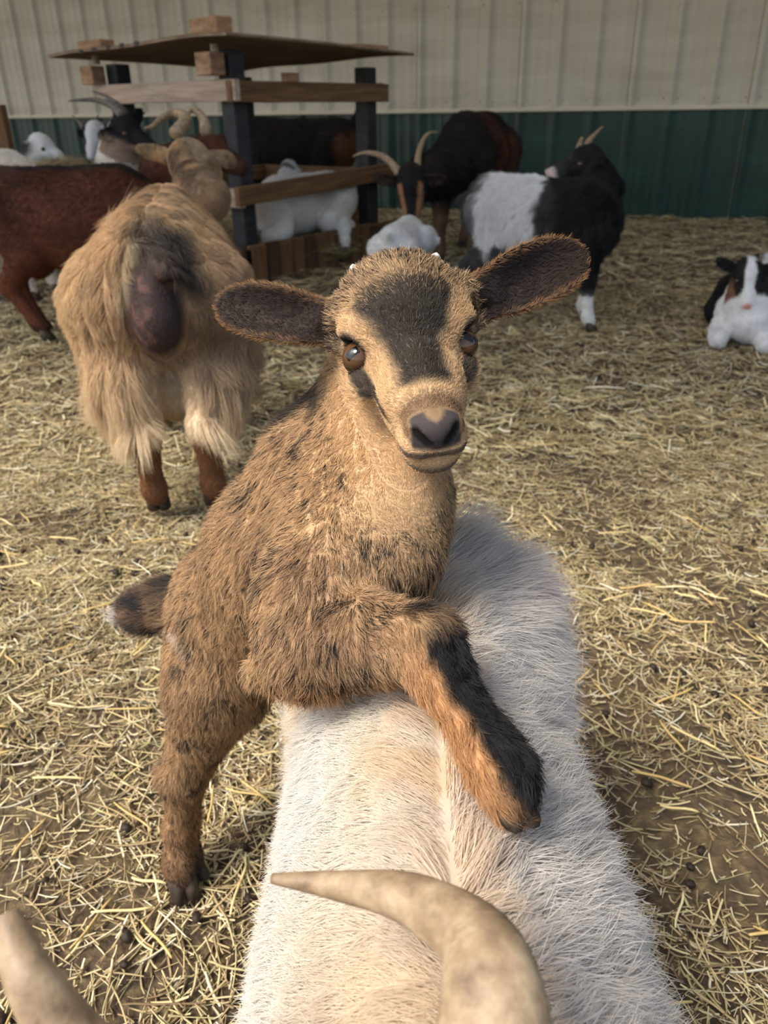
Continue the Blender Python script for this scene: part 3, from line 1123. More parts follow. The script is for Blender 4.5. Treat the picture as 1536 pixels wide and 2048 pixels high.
        c = mixc(c, f, wface)
        # ---- ears: brown rim, dark inside
        ie, al = ears(Pn)
        ce = mixc(lin((60, 44, 34)), lin((34, 26, 22)), np.clip(.5 + .6 * n3 + .3 * n1, 0, 1))
        ce = mixc(ce, lin((140, 104, 66)), sstep(.78, 1.0, al))
        c = np.where((ie > 0)[:, None], ce, c)
        if r is not None:
            # scattered black guard hairs over the back and flank
            fleck = (r.random(len(Pn)) < .13 + .45 * sstep(.15, .65, n1 * .6 + n2 * .5 + .1)) & (wface < .3) & (ie < 1) & ~cann & (dw > .010)
            c = np.where(fleck[:, None], BLACK * 1.3, c)
            pep = (r.random(len(Pn)) < .62 * crown) & (wface > .3) & (ie < 1)
            c = np.where(pep[:, None], np.where((r.random(len(Pn)) < .62)[:, None], BLACK * 1.2, TAN_L * 1.05), c)
            gl = (r.random(len(Pn)) < .03 + .45 * sstep(.0, -.035, y)) & (mask > .3)
            c = np.where(gl[:, None], np.where((y < -.008)[:, None], TAN * .9, lin((120, 112, 112))), c)
        return c

    C_ = color(V) * .8
    # inside of the ears: the shell side that faces out is dark bare skin
    ie, al = ears(V)
    inn = (ie > 0) & ((N @ -FV) > .35)
    C_[inn] = lin((46, 34, 29))
    body = mesh_np('body', V, Q, M_SKIN, root, True, C_)
    back_dir = unit(rump - chest)

    def comb(Pn):
        L = fr.loc(Pn)
        d = np.tile(back_dir * .28 + np.array([0, 0, -1.]), (len(Pn), 1))
        ie, al = ears(Pn)
        h = inhd(Pn, .062, .050) > .5
        fdir = -fr.M[1][None] * 1. + np.sign(L[:, 0])[:, None] * fr.M[0][None] * (.25 + 6 * np.abs(L[:, 0]))[:, None] + 0 * fr.M[2][None]
        d = np.where(h[:, None], fdir, d)
        # neck: down and outwards
        dn, tn = seg_dist(Pn, [P(790, 830, .57), P(760, 1060, .57)])
        d = np.where(((dn < .06) & ~h)[:, None], np.array([0, -.25, -1.]) + back_dir * .15, d)
        df, tf = seg_dist(Pn, fl)
        w1 = sstep(.0, .36, tf)[:, None]; w2 = sstep(.30, .40, tf)[:, None]
        dirs = (np.array([0, 0, -1.]) * (1 - w1) + (unit(fl[1] - fl[0]) * .75 + np.array([0, 0, -.5])) * w1) * (1 - w2) + unit(fl[3] - fl[1]) * w2
        wl = sstep(.050, .030, df)[:, None]
        d = d * (1 - wl) + dirs * wl
        dt, tt = seg_dist(Pn, [P(370, 1215, .90), P(250, 1228, .925)])
        d = np.where((dt < .035)[:, None], unit(P(250, 1228, .925) - P(370, 1215, .90)), d)
        for (B, T), s in ((earL, -1), (earR, 1)):
            m = (ie > 0) & (((Pn - B) @ RV) * s > -.004)
            d = np.where(m[:, None], unit(T - B), d)
        return d

    def length(Pn):
        L = fr.loc(Pn)
        h = inhd(Pn, .125, .052)
        l = np.full(len(Pn), .0115)
        top = sstep(-.01, -.05, L[:, 1])
        l = l * (1 - h) + h * (.0042 + .0050 * top)
        muz = sstep(.03, .08, L[:, 1]) * h
        l = l * (1 - .55 * muz)
        bare = h * sstep(.0815, .0865, L[:, 1]) * sstep(-.0175, -.0135, L[:, 2]) * sstep(.0175, .0145, np.abs(L[:, 0]))
        l = l * (1 - .97 * bare)
        ed = np.sqrt((np.abs(L[:, 0]) - .039) ** 2 + (L[:, 1] - .001) ** 2 + (L[:, 2] + .006) ** 2)
        l = np.where((h > .5) & (ed < .013), .0009, np.where((h > .5) & (ed < .017), .0024, l))
        ie, al = ears(Pn)
        l = np.where(ie > 0, .0048, l)
        low = sstep(.20, .10, Pn[:, 2])
        l = l * (1 - .45 * low)
        df, tf = seg_dist(Pn, fl)
        l = np.where((df < .034) & (tf > .33), .010, l)
        dt, tt = seg_dist(Pn, [P(350, 1215, .90), P(250, 1228, .925)])
        l = np.where(dt < .035, .020, l)
        de, _ = seg_dist(Pn, [P(560, 1370, .57), P(720, 1350, .54)])
        l = l + .012 * sstep(.025, .006, de)
        return l

    def dens(Pn):
        L = fr.loc(Pn)
        h = inhd(Pn, .11, .05)
        ie, al = ears(Pn)
        fnrm = 1 + 2.2 * h
        return np.where(ie > 0, .85, fnrm)

    def lift(Pn):
        L = fr.loc(Pn)
        h = inhd(Pn) > .5
        top = sstep(-.015, -.05, L[:, 1])
        ie, al = ears(Pn)
        return np.where(ie > 0, .42, np.where(h, .20 + .28 * top, .17))

    fur('fur', root, V, Q, N, 290000, color, length, comb, lift, .00016, 5, .16, .22, .8, .010, 0., .0, dens, .4, 1)
    # eyes
    for sx in (-1, 1):
        eye(root, fr.w(sx * .0345, .0005, -.0095), fr.v(sx * .46, .48, .75), fr.v(sx * .2, -1, .1), .0126)
    # horn buds
    for px, py, dd in ((709, 545, .578), (870, 522, .590)):
        b0 = P(px + (8 if px < 780 else -4), py + 20, dd + .012); b1 = P(px - (4 if px < 780 else -3), py - 16, dd)
        mb = MB()
        t = np.linspace(0, 1, 10)
        mb.tube(b0 + (b1 - b0) * t[:, None], 0.0056 * np.sqrt(np.clip(1 - t ** 2.4, .02, 1)), 14)
        mb.build('horn_bud', M_BUD, root, True)
    # hooves
    hoof(root, P(360, 1742, .958), G(370, 1786, .003), .0165)
    hoof(root, P(380, 1722, .988), G(393, 1752, .003), .0150)
    hoof(root, P(1024, 1590, .438), P(1036, 1630, .434), .0115)
    hoof(root, P(828, 1322, .60), P(836, 1352, .60), .0115)
    return root, fr


HERO, HFR = hero()
# ------------------------------------------------------------------ the cream goat in front, head just below the lens
def cream():
    base = np.array([.04, .40, 0.])
    root = empty('horned_goat', base, 'cream white long-haired goat with curved tan horns, in the foreground under the brown kid', 'goat')
    fd = Field((-.20, -.16, -.01), (.28, .86, .70), .0045)
    cx = .033
    E3 = np.eye(3)
    # barrel
    for yy, rx, rz, zc in ((.57, .090, .125, .345), (.47, .101, .138, .332), (.36, .112, .146, .325), (.26, .112, .148, .325), (.17, .100, .142, .33)):
        fd.ell((cx, yy, zc), E3, (rx, .15, rz), .06)
    fd.chain([(cx, .62, .440), (cx, .50, .448), (cx, .36, .452), (cx, .22, .452)], [.030, .028, .028, .034], .05)   # back bone
    fd.ell((cx + .008, .62, .372), E3, (.085, .075, .092), .05)
    fd.ell(P(965, 1240, .735), E3, (.040, .05, .042), .03)           # rump
    for s in (-1, 1):
        fd.ell((cx + s * .055, .60, .355), E3, (.048, .09, .105), .05)      # thigh
        fd.chain([(cx + s * .07, .64, .30), (cx + s * .075, .61, .22), (cx + s * .07, .68, .14), (cx + s * .07, .66, .06), (cx + s * .07, .65, .035)], [.055, .04, .022, .016, .016], .03)
        fd.chain([(cx + s * .06, .15, .33), (cx + s * .07, .14, .24), (cx + s * .065, .12, .13), (cx + s * .065, .12, .06), (cx + s * .065, .115, .035)], [.055, .04, .022, .016, .016], .03)
    fd.chain([(cx, .66, .40), P(895, 1150, .74), P(910, 1088, .745)], [.028, .018, .013], .02)     # tail
    # neck, dropping in front of the withers, head below the lens
    fd.chain([(cx, .16, .385), (cx, .085, .405), (cx - .005, .03, .43)], [.088, .070, .056], .05)
    fr = Frame((.03, -.015, .475), (1, .1, 0), (-.05, -.62, -.78), (1.25, 1.5, 1.25))
    head(fd, fr)
    for s in (-1, 1):
        B = fr.w(s * .042, -.045, -.012); T = fr.w(s * .125, -.055, -.06)
        fd.ear(B, T, fr.v(0, -.4, .9) * s, .016, .026, 14, .004, .012)
    head_cut(fd, fr)
    V, Q = fd.surface(2)
    N = normals(V, Q)

    def color(Pn, r=None):
        n1 = noise3(Pn, 14, 31); n2 = noise3(Pn, 38, 32); n3 = noise3(Pn, 90, 33)
        x = Pn[:, 0] - cx
        c = mixc(WHITE, CREAM, np.clip(.35 + .5 * n1, 0, 1))
        ridge = sstep(.030, .004, np.abs(x - .004 + .010 * n1)) * sstep(.30, .40, Pn[:, 2])
        c = mixc(c, lin((216, 184, 146)), .55 * ridge * sstep(-.4, .5, n2 + .2))
        c = mixc(c, lin((190, 168, 158)), .35 * ridge * sstep(.0, .6, n3))
        front = sstep(.36, .22, Pn[:, 1]) * sstep(.08, -.01, np.abs(x + .035))
        c = mixc(c, lin((222, 196, 156)), .55 * front)
        c = mixc(c, lin((220, 196, 162)), .4 * sstep(.2, .7, n1 + n2 * .5) * (x < .02))
        right = sstep(.0, .05, x)
        c = mixc(c, lin((226, 221, 217)), .75 * right)
        hip = sstep(.07, .03, np.hypot(Pn[:, 0] - (cx - .075), Pn[:, 1] - .545))
        c = mixc(c, lin((222, 198, 164)), .5 * hip)
        patch = sstep(.06, .02, np.hypot(Pn[:, 0] - (cx + .07), Pn[:, 1] - .60))
        c = mixc(c, lin((216, 202, 192)), .5 * patch)
        return c
    body = mesh_np('body', V, Q, M_SKIN, root, True, color(V) * .75)

    def comb(Pn):
        x = Pn[:, 0] - cx
        d = np.zeros((len(Pn), 3))
        d[:, 0] = np.sign(x) * .8 + x * 4
        d[:, 1] = .75 + .5 * noise3(Pn, 9, 41)
        d[:, 2] = -.9
        d[:, 0] += .5 * noise3(Pn, 12, 43)
        rumpf = sstep(.55, .68, Pn[:, 1])
        d[:, 2] += .6 * rumpf * sstep(.38, .45, Pn[:, 2])
        return d

    def length(Pn):
        x = Pn[:, 0] - cx
        l = .018 + .018 * sstep(-.01, .06, x) + .020 * sstep(.42, .62, Pn[:, 1])
        l = l + .010 * sstep(.03, .0, np.abs(x)) * sstep(.42, .47, Pn[:, 2])
        l = np.where(Pn[:, 1] < .06, .012, l)
        l = l * (1 - .5 * sstep(.2, .1, Pn[:, 2]))
        return l

    def dens(Pn):
        return np.where(Pn[:, 1] < .10, .3, np.where(Pn[:, 2] < .2, .35, 1.))
    fur('fur', root, V, Q, N, 260000, color, length, comb, .22, .00022, 6, .15, .07, .8, .020, .03, .12, dens, .5, 2)
    # horns: sweep up and back from the poll and out
    horn(root, [P(1000, 2360, .275), P(990, 2170, .266), P(985, 1985, .272), P(945, 1878, .290), P(820, 1798, .312), P(680, 1772, .325), P(545, 1757, .335)],
         0.0285, .0022, M_HORN, 90, 30, .022)
    horn(root, [P(500, 2420, .275), P(290, 2240, .265), P(150, 2090, .262), P(62, 1960, .262), P(30, 1880, .265), P(14, 1826, .268)], .0165, .0038, M_HORN, 70, 26, .022)
    for s in (-1, 1):
        eye(root, fr.w(s * .036, .0, -.009), fr.v(s * .85, .2, .5), fr.v(0, -1, 0), .0145)
        hoof(root, (cx + s * .07, .65, .045), (cx + s * .07, .635, .004), .022)
        hoof(root, (cx + s * .065, .115, .045), (cx + s * .065, .10, .004), .022)
    return root


CREAM_GOAT = cream()
# ------------------------------------------------------------------ the rest of the herd
def goat(name, label, base, yaw, s, hp, A, X, color, hs=(1.3, 1.45, 1.3), horns=(), ears=None, belly=0., legs=None, tail=(-.40, 0, .57), hair=(.03, 28000, .0007),
         h=.011, neck=None, comb=None, longfn=None, extra=None, lying=False, eyes=True, hornmat=None, gravity=.3, lift=.22, clump=.8, clump_size=.035, seed=0, cat='goat', densfn=None, nr=1.):
    base = np.asarray(base, float)
    cy, sy = math.cos(yaw), math.sin(yaw)
    Rm = np.array([[cy, -sy, 0], [sy, cy, 0], [0, 0, 1.]])
    T = lambda *p: base + s * (Rm @ np.asarray(p, float))
    loc = lambda Pn: ((Pn - base) @ Rm) / s
    root = empty(name, base, label, cat)
    fr = Frame(hp, X, A, hs)
    E = Rm.T
    L = {'fl': (.235, .085), 'fr': (.235, -.085), 'hl': (-.27, .09), 'hr': (-.27, -.09)}
    if legs: L.update(legs)
    pts = [T(-.42, -.25, .0), T(.42, .25, .0), T(-.42, .25, .75), T(.42, -.25, .75), T(-.42, .25, 0), T(.42, -.25, 0), fr.w(0, .11, 0), fr.w(0, -.1, 0), fr.w(.15, -.05, 0), fr.w(-.15, -.05, 0), T(*tail)]
    for k in ('fl', 'fr', 'hl', 'hr'): pts.append(T(L[k][0], L[k][1], 0))
    lo, hi = bounds(pts, .05)
    fd = Field(lo, hi, h)
    sc = lambda r: r * s
    el = lambda c, r, k=.06: fd.ell(T(*c), E, [sc(q) for q in r], sc(k))
    dz = -.27 if lying else 0.
    el((.16, 0, .45 + dz), (.16, .115, .15)); el((0, 0, .435 + dz - belly * .3), (.22, .13 + belly * .5, .15 + belly * .35)); el((-.17, 0, .45 + dz), (.17, .12 + belly * .3, .145))
    el((-.27, 0, .465 + dz), (.10, .105, .125))
    fd.chain([T(-.30, 0, .555 + dz), T(-.05, 0, .55 + dz), T(.20, 0, .565 + dz)], [sc(.035)] * 3, sc(.06))
    el((.27, 0, .44 + dz), (.07, .085, .12))
    hooves = []
    for k in ('fl', 'fr', 'hl', 'hr'):
        x, y = L[k][:2]; lf = L[k][2] if len(L[k]) > 2 else 0.
        sg = 1 if y > 0 else -1
        if lying:
            if k[0] == 'f':
                fd.chain([T(.22, sg * .09, .16), T(.26, sg * .11, .06), T(.38, sg * .10, .045), T(.30, sg * .12, .03)], [sc(.055), sc(.04), sc(.03), sc(.022)], sc(.03))
            else:
                fd.chain([T(-.22, sg * .12, .15), T(-.08, sg * .16, .08), T(-.24, sg * .17, .04), T(-.10, sg * .18, .03)], [sc(.085), sc(.06), sc(.03), sc(.022)], sc(.03))
            continue
        if k[0] == 'f':
            q = [T(.24, sg * .075, .43), T(.21 + .2 * (x - .235), sg * .085, .32), T(.235 + .7 * (x - .235), y, .19 + lf), T(x - .005, y, .065 + lf), T(x + .008, y, .045 + lf)]
            fd.chain(q, [sc(.065), sc(.047), sc(.026), sc(.019), sc(.020)], sc(.03))
        else:
            q = [T(-.25, sg * .08, .45), T(-.175 + .2 * (x + .27), sg * .10, .33), T(-.32 + .6 * (x + .27), y, .205 + lf), T(x - .015, y, .065 + lf), T(x + .004, y, .045 + lf)]
            fd.chain(q, [sc(.095), sc(.062), sc(.029), sc(.019), sc(.020)], sc(.03))
        hooves.append((q[-1], T(x + .022, y, .006 + lf)))
    fd.chain([T(-.34, 0, .53 + dz), T(tail[0], tail[1], tail[2] + dz)], [sc(.03), sc(.016)], sc(.03))
    nb = T(.25, 0, .50 + dz) if neck is None else np.asarray(neck, float)
    fd.chain([nb, .5 * nb + .5 * fr.w(0, -.05, -.04), fr.w(0, -.035, -.035)], [sc(.095) * nr, sc(.07) * nr, .046 * fr.g * min(1, nr + .1)], sc(.06) * nr)
    head(fd, fr)
    ears = ears or ((.135, -.045, -.01), (-.135, -.045, -.01))
    for e in ears:
        sx = 1 if e[0] > 0 else -1
        fd.ear(fr.w(sx * .036, -.04, -.012), fr.w(*e), fr.v(0, -.55, .8) * sx, .015 * fr.g, .022 * fr.g, 10, max(.003 * fr.g, .38 * h), .012, .05)
    if h < .008: head_cut(fd, fr)
    if extra: extra(fd, T, s, fr)
    V, Q = fd.surface(1)
    N = normals(V, Q)

    def col(Pn, r=None):
        n1 = noise3(Pn, 9, 50 + seed); n2 = noise3(Pn, 26, 60 + seed); n3 = noise3(Pn, 60, 70 + seed)
        return np.clip(1.25 * color(Pn, loc(Pn), fr.loc(Pn), n1, n2, n3), .003, .88)
    mesh_np('body', V, Q, M_SKIN, root, True, col(V) * .8)
    ln, cnt, rad = hair

    def cb(Pn):
        Ll = loc(Pn)
        d = np.tile(Rm @ np.array([-.7, 0, -.55]), (len(Pn), 1))
        H = fr.loc(Pn)
        hd = (np.abs(H[:, 0]) < .06) & (H[:, 1] > -.06) & (H[:, 1] < .13) & (np.abs(H[:, 2]) < .08)
        d = np.where(hd[:, None], -fr.M[1][None], d)
        d = np.where(((Ll[:, 2] < .33) & ~hd)[:, None], np.array([0, 0, -1.]), d)
        if comb: d = comb(Pn, Ll, d)
        return d

    def ln_f(Pn):
        H = fr.loc(Pn); Ll = loc(Pn)
        hd = (np.abs(H[:, 0]) < .06) & (H[:, 1] > -.055) & (H[:, 1] < .13) & (np.abs(H[:, 2]) < .09)
        l = np.full(len(Pn), ln)
        if longfn: l = longfn(Pn, Ll, l)
        l = np.where(Ll[:, 2] < .22, np.minimum(l, .012), l) if not lying else l
        ear = (np.abs(H[:, 0]) > .045) & (np.abs(H[:, 0]) < .2) & (np.abs(H[:, 1]) < .1) & (np.abs(H[:, 2]) < .12)
        return np.where(hd | ear, .010, np.where((H[:, 1] > -.12) & (np.linalg.norm(H, axis=1) < .13), np.minimum(l, .018), l))
    fur('fur', root, V, Q, N, cnt, col, ln_f, cb, lift, rad, 5, .14, .12, clump, clump_size, .02, gravity, densfn and (lambda Pn: densfn(Pn, loc(Pn))), .4, 10 + seed)
    for hn in horns:
        horn(root, hn[0], hn[1], hn[2], hornmat or M_HORN, 50, 18, .03)
    if eyes:
        for sx in (-1, 1):
            eye(root, fr.w(sx * .0350, .0, -.009), fr.v(sx * .85, .2, .5), fr.v(0, -1, 0), .0118 * fr.g)
    for a, b in hooves:
        if a is not None: hoof(root, a, b, sc(.024))
    return root, T, fr


c_ = lambda *t: lin(t)


def c3(n, col):
    return np.tile(np.asarray(col, float), (n, 1))


# --- tan long-haired goat seen from behind
def col_tan(Pn, L, H, n1, n2, n3):
    c = mixc(c_(178, 148, 112), c_(134, 106, 80), np.clip(.35 + .5 * n1 + .3 * n2, 0, 1))
    c = mixc(c, c_(220, 204, 174), .8 * sstep(.42, .18, L[:, 2]))
    c = mixc(c, c_(198, 172, 134), .6 * sstep(.05, .14, L[:, 1]))  # sunlit left flank painted into the coat as a paler tan
    c = mixc(c, c_(136, 114, 92), .55 * sstep(-.05, -.15, L[:, 1]))  # shade on the right flank painted into the coat
    # grey-black spine and rump patch
    ridge = sstep(.07, .02, np.abs(L[:, 1] + .02)) * sstep(.50, .56, L[:, 2])
    c = mixc(c, c_(96, 84, 72), .6 * ridge * sstep(-.3, .4, n2 + .2))
    nk = sstep(.16, .30, L[:, 0]) * sstep(.54, .60, L[:, 2])
    c = mixc(c, c_(104, 88, 72), .6 * nk * sstep(-.5, .3, n2))
    tl = sstep(.10, .05, np.hypot(L[:, 0] + .385, L[:, 1] + .03)) * sstep(.44, .50, L[:, 2]) * sstep(.64, .60, L[:, 2])
    c = mixc(c, c_(40, 36, 36), .9 * tl)
    st = sstep(.035, .015, np.abs(L[:, 1] - .045)) * sstep(-.34, -.38, L[:, 0]) * sstep(.44, .48, L[:, 2])
    c = mixc(c, c_(224, 206, 168), .8 * st)
    # bare dark skin under the tail
    vul = sstep(.075, .045, np.hypot(L[:, 1] * 1.15, (L[:, 2] - .445) * .62)) * (L[:, 0] < -.31)
    c = mixc(c, mixc(c_(58, 44, 42), c_(120, 84, 74), .5 * sstep(.35, .8, n3 + .3 * n2)), vul)
    low = sstep(.20, .16, L[:, 2])
    c = mixc(c, c_(118, 80, 50), low)
    hd = (H[:, 1] > -.07) & (np.abs(H[:, 0]) < .06) & (np.abs(H[:, 2]) < .1)
    c = mixc(c, mixc(c_(196, 174, 142), c_(150, 130, 108), np.clip(.5 + .6 * n2, 0, 1)), hd * .8)
    return c


def tan_extra(fd, T, s, fr):
    # swollen vulva below the tail, udder between the legs
    fd.ell(T(-.372, 0, .432), np.eye(3), (.040 * s, .040 * s, .058 * s), .015)
    fd.ell(T(-.372, 0, .475), np.eye(3), (.028 * s, .028 * s, .04 * s), .015)
    fd.ell(T(-.20, 0, .27), np.eye(3), (.075 * s, .07 * s, .085 * s), .03)
    # hair-laden breeches
    for g in (-1, 1):
        fd.chain([T(-.22, g * .105, .42), T(-.27, g * .085, .30), T(-.285, g * .066, .20)], [.075 * s, .055 * s, .026 * s], .04)


tan_yaw = math.radians(100)
tb = G(378, 1022) + np.array([math.cos(tan_yaw), math.sin(tan_yaw), 0]) * .27 * 1.12
TAN_HEAD = P(394, 318, 2.62)


def tan_comb(Pn, L, d):
    out = np.sign(L[:, 1])[:, None] * np.array([math.cos(tan_yaw + math.pi / 2), math.sin(tan_yaw + math.pi / 2), 0])
    d = d * .3 + np.array([0, 0, -1.]) + .30 * out * sstep(.2, .45, L[:, 2])[:, None]
    back = (L[:, 0] < -.30)
    crest = sstep(.05, .0, np.abs(L[:, 1] - .07)) * sstep(.54, .58, L[:, 2]) * sstep(.2, .1, np.abs(L[:, 0] + .2))
    d = d + (crest * 3.0)[:, None] * np.array([-.25, 0, 1.])
    tl = (np.abs(L[:, 1] + .02) < .07) & (L[:, 0] < -.35) & (L[:, 2] > .45)
    d = np.where(tl[:, None], np.array([.9, -.2, -.5]), d)
    return d


def tan_len(Pn, L, l):
    l = l + .06 * sstep(.40, .30, L[:, 2]) * sstep(.03, .07, np.abs(L[:, 1])) * sstep(.19, .23, L[:, 2]) - .015 * sstep(.10, .25, L[:, 0])
    l = np.where((L[:, 2] < .34) & (np.abs(L[:, 1]) < .05), .012, l)
    vul = (np.hypot(L[:, 1] * 1.1, (L[:, 2] - .445) * .62) < .062) & (L[:, 0] < -.31)
    l = l + .035 * sstep(.05, .0, np.abs(L[:, 1] - .07)) * sstep(.52, .57, L[:, 2]) * sstep(.2, .1, np.abs(L[:, 0] + .2)) * (noise3(Pn, 16, 99) > .1)
    return np.where(vul, .004, np.where((L[:, 2] < .205), .010, l))


goat('tan_goat', 'shaggy tan goat seen from behind with dark tail and pink-brown rear', tb, tan_yaw, 1.12, TAN_HEAD,
     (.30, .90, -.30), (-.95, .30, .04), col_tan, (1.3, 1.4, 1.3),
     horns=(([P(352, 268, 2.60), P(372, 238, 2.66), P(352, 226, 2.72), P(325, 235, 2.70), P(306, 252, 2.66), P(291, 256, 2.64)], .024, .004),
            ([P(412, 262, 2.60), P(408, 243, 2.66), P(398, 226, 2.70), P(384, 220, 2.72), P(377, 228, 2.70)], .021, .006)),
     ears=((.150, -.04, .010), (-.140, -.04, -.004)), belly=.05, legs={'hl': (-.27, .062), 'hr': (-.27, -.058)}, tail=(-.40, -.03, .52), hair=(.030, 120000, .0005), h=.009,
     neck=P(412, 395, 2.42), comb=tan_comb, longfn=tan_len, extra=tan_extra, gravity=.7, clump=.9, clump_size=.045, lift=.2, seed=1, nr=.68)

# --- chestnut goat in profile on the left
def col_brown(Pn, L, H, n1, n2, n3):
    c = mixc(c_(96, 52, 32), c_(66, 36, 26), np.clip(.4 + .5 * n1 + .3 * n2, 0, 1))
    c = mixc(c, c_(22, 20, 22), .9 * sstep(.05, .02, np.abs(L[:, 1])) * sstep(.54, .57, L[:, 2]) * sstep(-.35, -.0, L[:, 0] + .3 * n1))
    c = mixc(c, c_(116, 66, 40), .5 * sstep(.40, .30, L[:, 2]))
    c = mixc(c, c_(48, 28, 22), .8 * sstep(.12, .02, L[:, 2]))
    hd = (H[:, 1] > .02)
    c = mixc(c, c_(36, 26, 24), .6 * hd)
    return c


def brown_extra(fd, T, s, fr):
    fd.ell(T(-.17, 0, .29), np.eye(3), (.07 * s, .06 * s, .07 * s), .03)


goat('chestnut_goat', 'short-haired chestnut brown goat standing in profile behind the tan goat', (-1.24, 3.40, 0), math.radians(-3), 1.10, P(440, 302, 3.45),
     (.85, -.35, -.38), (.38, .92, .05), col_brown, belly=.06, legs={'hr': (-.16, -.09), 'hl': (-.25, .09), 'fr': (.24, -.085)}, hair=(.017, 34000, .0007), h=.011,
     neck=P(330, 345, 3.4), ears=((.115, -.05, .02), (-.115, -.05, .03)), extra=brown_extra, gravity=.1, clump=.6, clump_size=.03, seed=2)

# --- black-faced goat with swept-back horns, white neck
def col_bw(Pn, L, H, n1, n2, n3):
    c = mixc(c_(224, 214, 204), c_(196, 182, 170), np.clip(.4 + .5 * n1, 0, 1))
    c = mixc(c, c_(40, 38, 42), .9 * sstep(.05, -.10, L[:, 0] + .06 * n2) * sstep(.3, .4, L[:, 2]))
    f = (np.abs(H[:, 0]) < .2) & (H[:, 1] > -.075) & (np.abs(H[:, 2]) < .1)
    cheek = sstep(-.020, -.045, H[:, 2] + .01 * n2)
    c = mixc(c, mixc(c_(22, 21, 24), c_(150, 128, 110), .9 * cheek), f)
    return c


goat('black_faced_goat', 'white-necked goat with black face and long grey ribbed horns behind the chestnut goat', (-2.02, 4.28, 0), math.radians(-14), 1.14, P(266, 262, 4.05),
     (.80, -.42, -.42), (.44, .90, .0), col_bw, (1.45, 1.5, 1.45),
     horns=(([P(246, 232, 4.02), P(225, 212, 4.06), P(195, 201, 4.08), P(165, 200, 4.08), P(136, 202, 4.06)], .026, .003),
            ([P(250, 226, 4.12), P(232, 207, 4.16), P(210, 192, 4.18), P(184, 182, 4.18)], .022, .003)),
     ears=((.10, -.06, .055), (-.10, -.055, -.05)), hair=(.03, 30000, .0008), h=.012, neck=P(238, 318, 4.15), hornmat=M_HORN_DARK, seed=3)

# --- two goats by the hay heap further left
def col_w1(Pn, L, H, n1, n2, n3):
    c = c3(len(Pn), c_(232, 228, 220))
    c = mixc(c, c_(30, 28, 30), .95 * sstep(-.02, -.07, H[:, 1] + .01 * n2) * sstep(.0, -.03, H[:, 2]))
    c = mixc(c, c_(150, 148, 148), .7 * sstep(.05, .08, H[:, 1]))
    c = mixc(c, c_(36, 34, 36), .9 * sstep(.1, -.05, L[:, 0]))
    return c


goat('white_headed_goat', 'goat with white bowed head and grey muzzle at the hay heap, leftmost', (-2.72, 5.36, 0), math.radians(-20), 1.0, P(97, 294, 4.95),
     (.80, -.2, -.52), (.25, .95, .0), col_w1, ears=((.08, -.07, -.03), (-.07, -.07, -.04)), hair=(.02, 14000, .001), h=.014, neck=P(60, 330, 5.05), seed=4)


def col_w2(Pn, L, H, n1, n2, n3):
    c = c3(len(Pn), c_(230, 228, 226))
    c = mixc(c, c_(24, 24, 27), .95 * sstep(-.018, -.030, H[:, 0] + .004 * n2) * (H[:, 1] > -.08) * (H[:, 1] < .12))
    c = mixc(c, c_(24, 24, 27), .95 * (np.abs(H[:, 0]) > .06) * (np.abs(H[:, 0]) < .2) * (np.abs(H[:, 1]) < .09) * (np.abs(H[:, 2]) < .05))
    c = mixc(c, c_(34, 32, 36), .9 * sstep(.1, -.05, L[:, 0]))
    return c


goat('pied_faced_goat', 'goat with a half white half black face between the hay heap and black-faced goat', (-1.72, 5.98, 0), math.radians(-108), 1.08, P(185, 276, 5.0),
     (-.10, -.62, -.78), (.95, -.30, .05), col_w2,
     horns=(([P(166, 256, 5.0), P(160, 246, 5.05), P(152, 238, 5.08), P(144, 230, 5.1)], .014, .003), ([P(190, 248, 5.02), P(193, 238, 5.06), P(197, 230, 5.1)], .014, .003)),
     ears=((.10, -.05, .0), (-.115, -.04, -.01)), hair=(.02, 14000, .001), h=.014, neck=P(205, 310, 5.15), hornmat=M_HORN_DARK, seed=5)

# --- dark goat behind the feeder
def col_dk(Pn, L, H, n1, n2, n3):
    c = mixc(c_(20, 18, 19), c_(34, 24, 20), np.clip(.4 + .5 * n1, 0, 1))
    c = mixc(c, c_(112, 72, 46), .85 * sstep(-.27, -.31, L[:, 0]) * sstep(.56, .48, L[:, 2] + .03 * n2))
    c = mixc(c, c_(112, 72, 46), .7 * sstep(.30, .2, L[:, 2]))
    return c


goat('dark_goat', 'black goat with tan hind leg standing behind the feeder posts', (-.64, 6.62, 0), math.radians(165), 1.32, P(455, 300, 6.0),
     (-.8, -.45, -.35), (.45, -.85, 0), col_dk, ears=((.12, -.05, .0), (-.12, -.05, .0)), hair=(.02, 18000, .001), h=.015, legs={'hl': (-.36, .10), 'hr': (-.22, -.10)}, tail=(-.40, 0, .66), seed=6)

# --- white goat lying in the feeder opening
def col_wh(Pn, L, H, n1, n2, n3):
    c = mixc(c_(226, 222, 216), c_(200, 190, 184), np.clip(.3 + .5 * n1, 0, 1))
    eye_band = sstep(.012, .006, np.abs(H[:, 1] + .002)) * (np.abs(H[:, 0]) < .06)
    c = mixc(c, c_(40, 38, 40), .8 * sstep(.020, .010, np.abs(H[:, 1] - .004)) * (np.abs(H[:, 2]) < .05) * (np.abs(H[:, 0]) < .06))
    return c


def feeder_goat_extra(fd, T, s, fr):
    a = P(668, 400, 4.92); b = P(688, 455, 4.80); c = P(690, 480, 4.76); d = P(692, 500, 4.76)
    fd.chain([a, b, c, d], [.075, .032, .020, .018], .04)
    fd.ell(P(682, 395, 4.93), np.eye(3), (.10, .09, .12), .05)


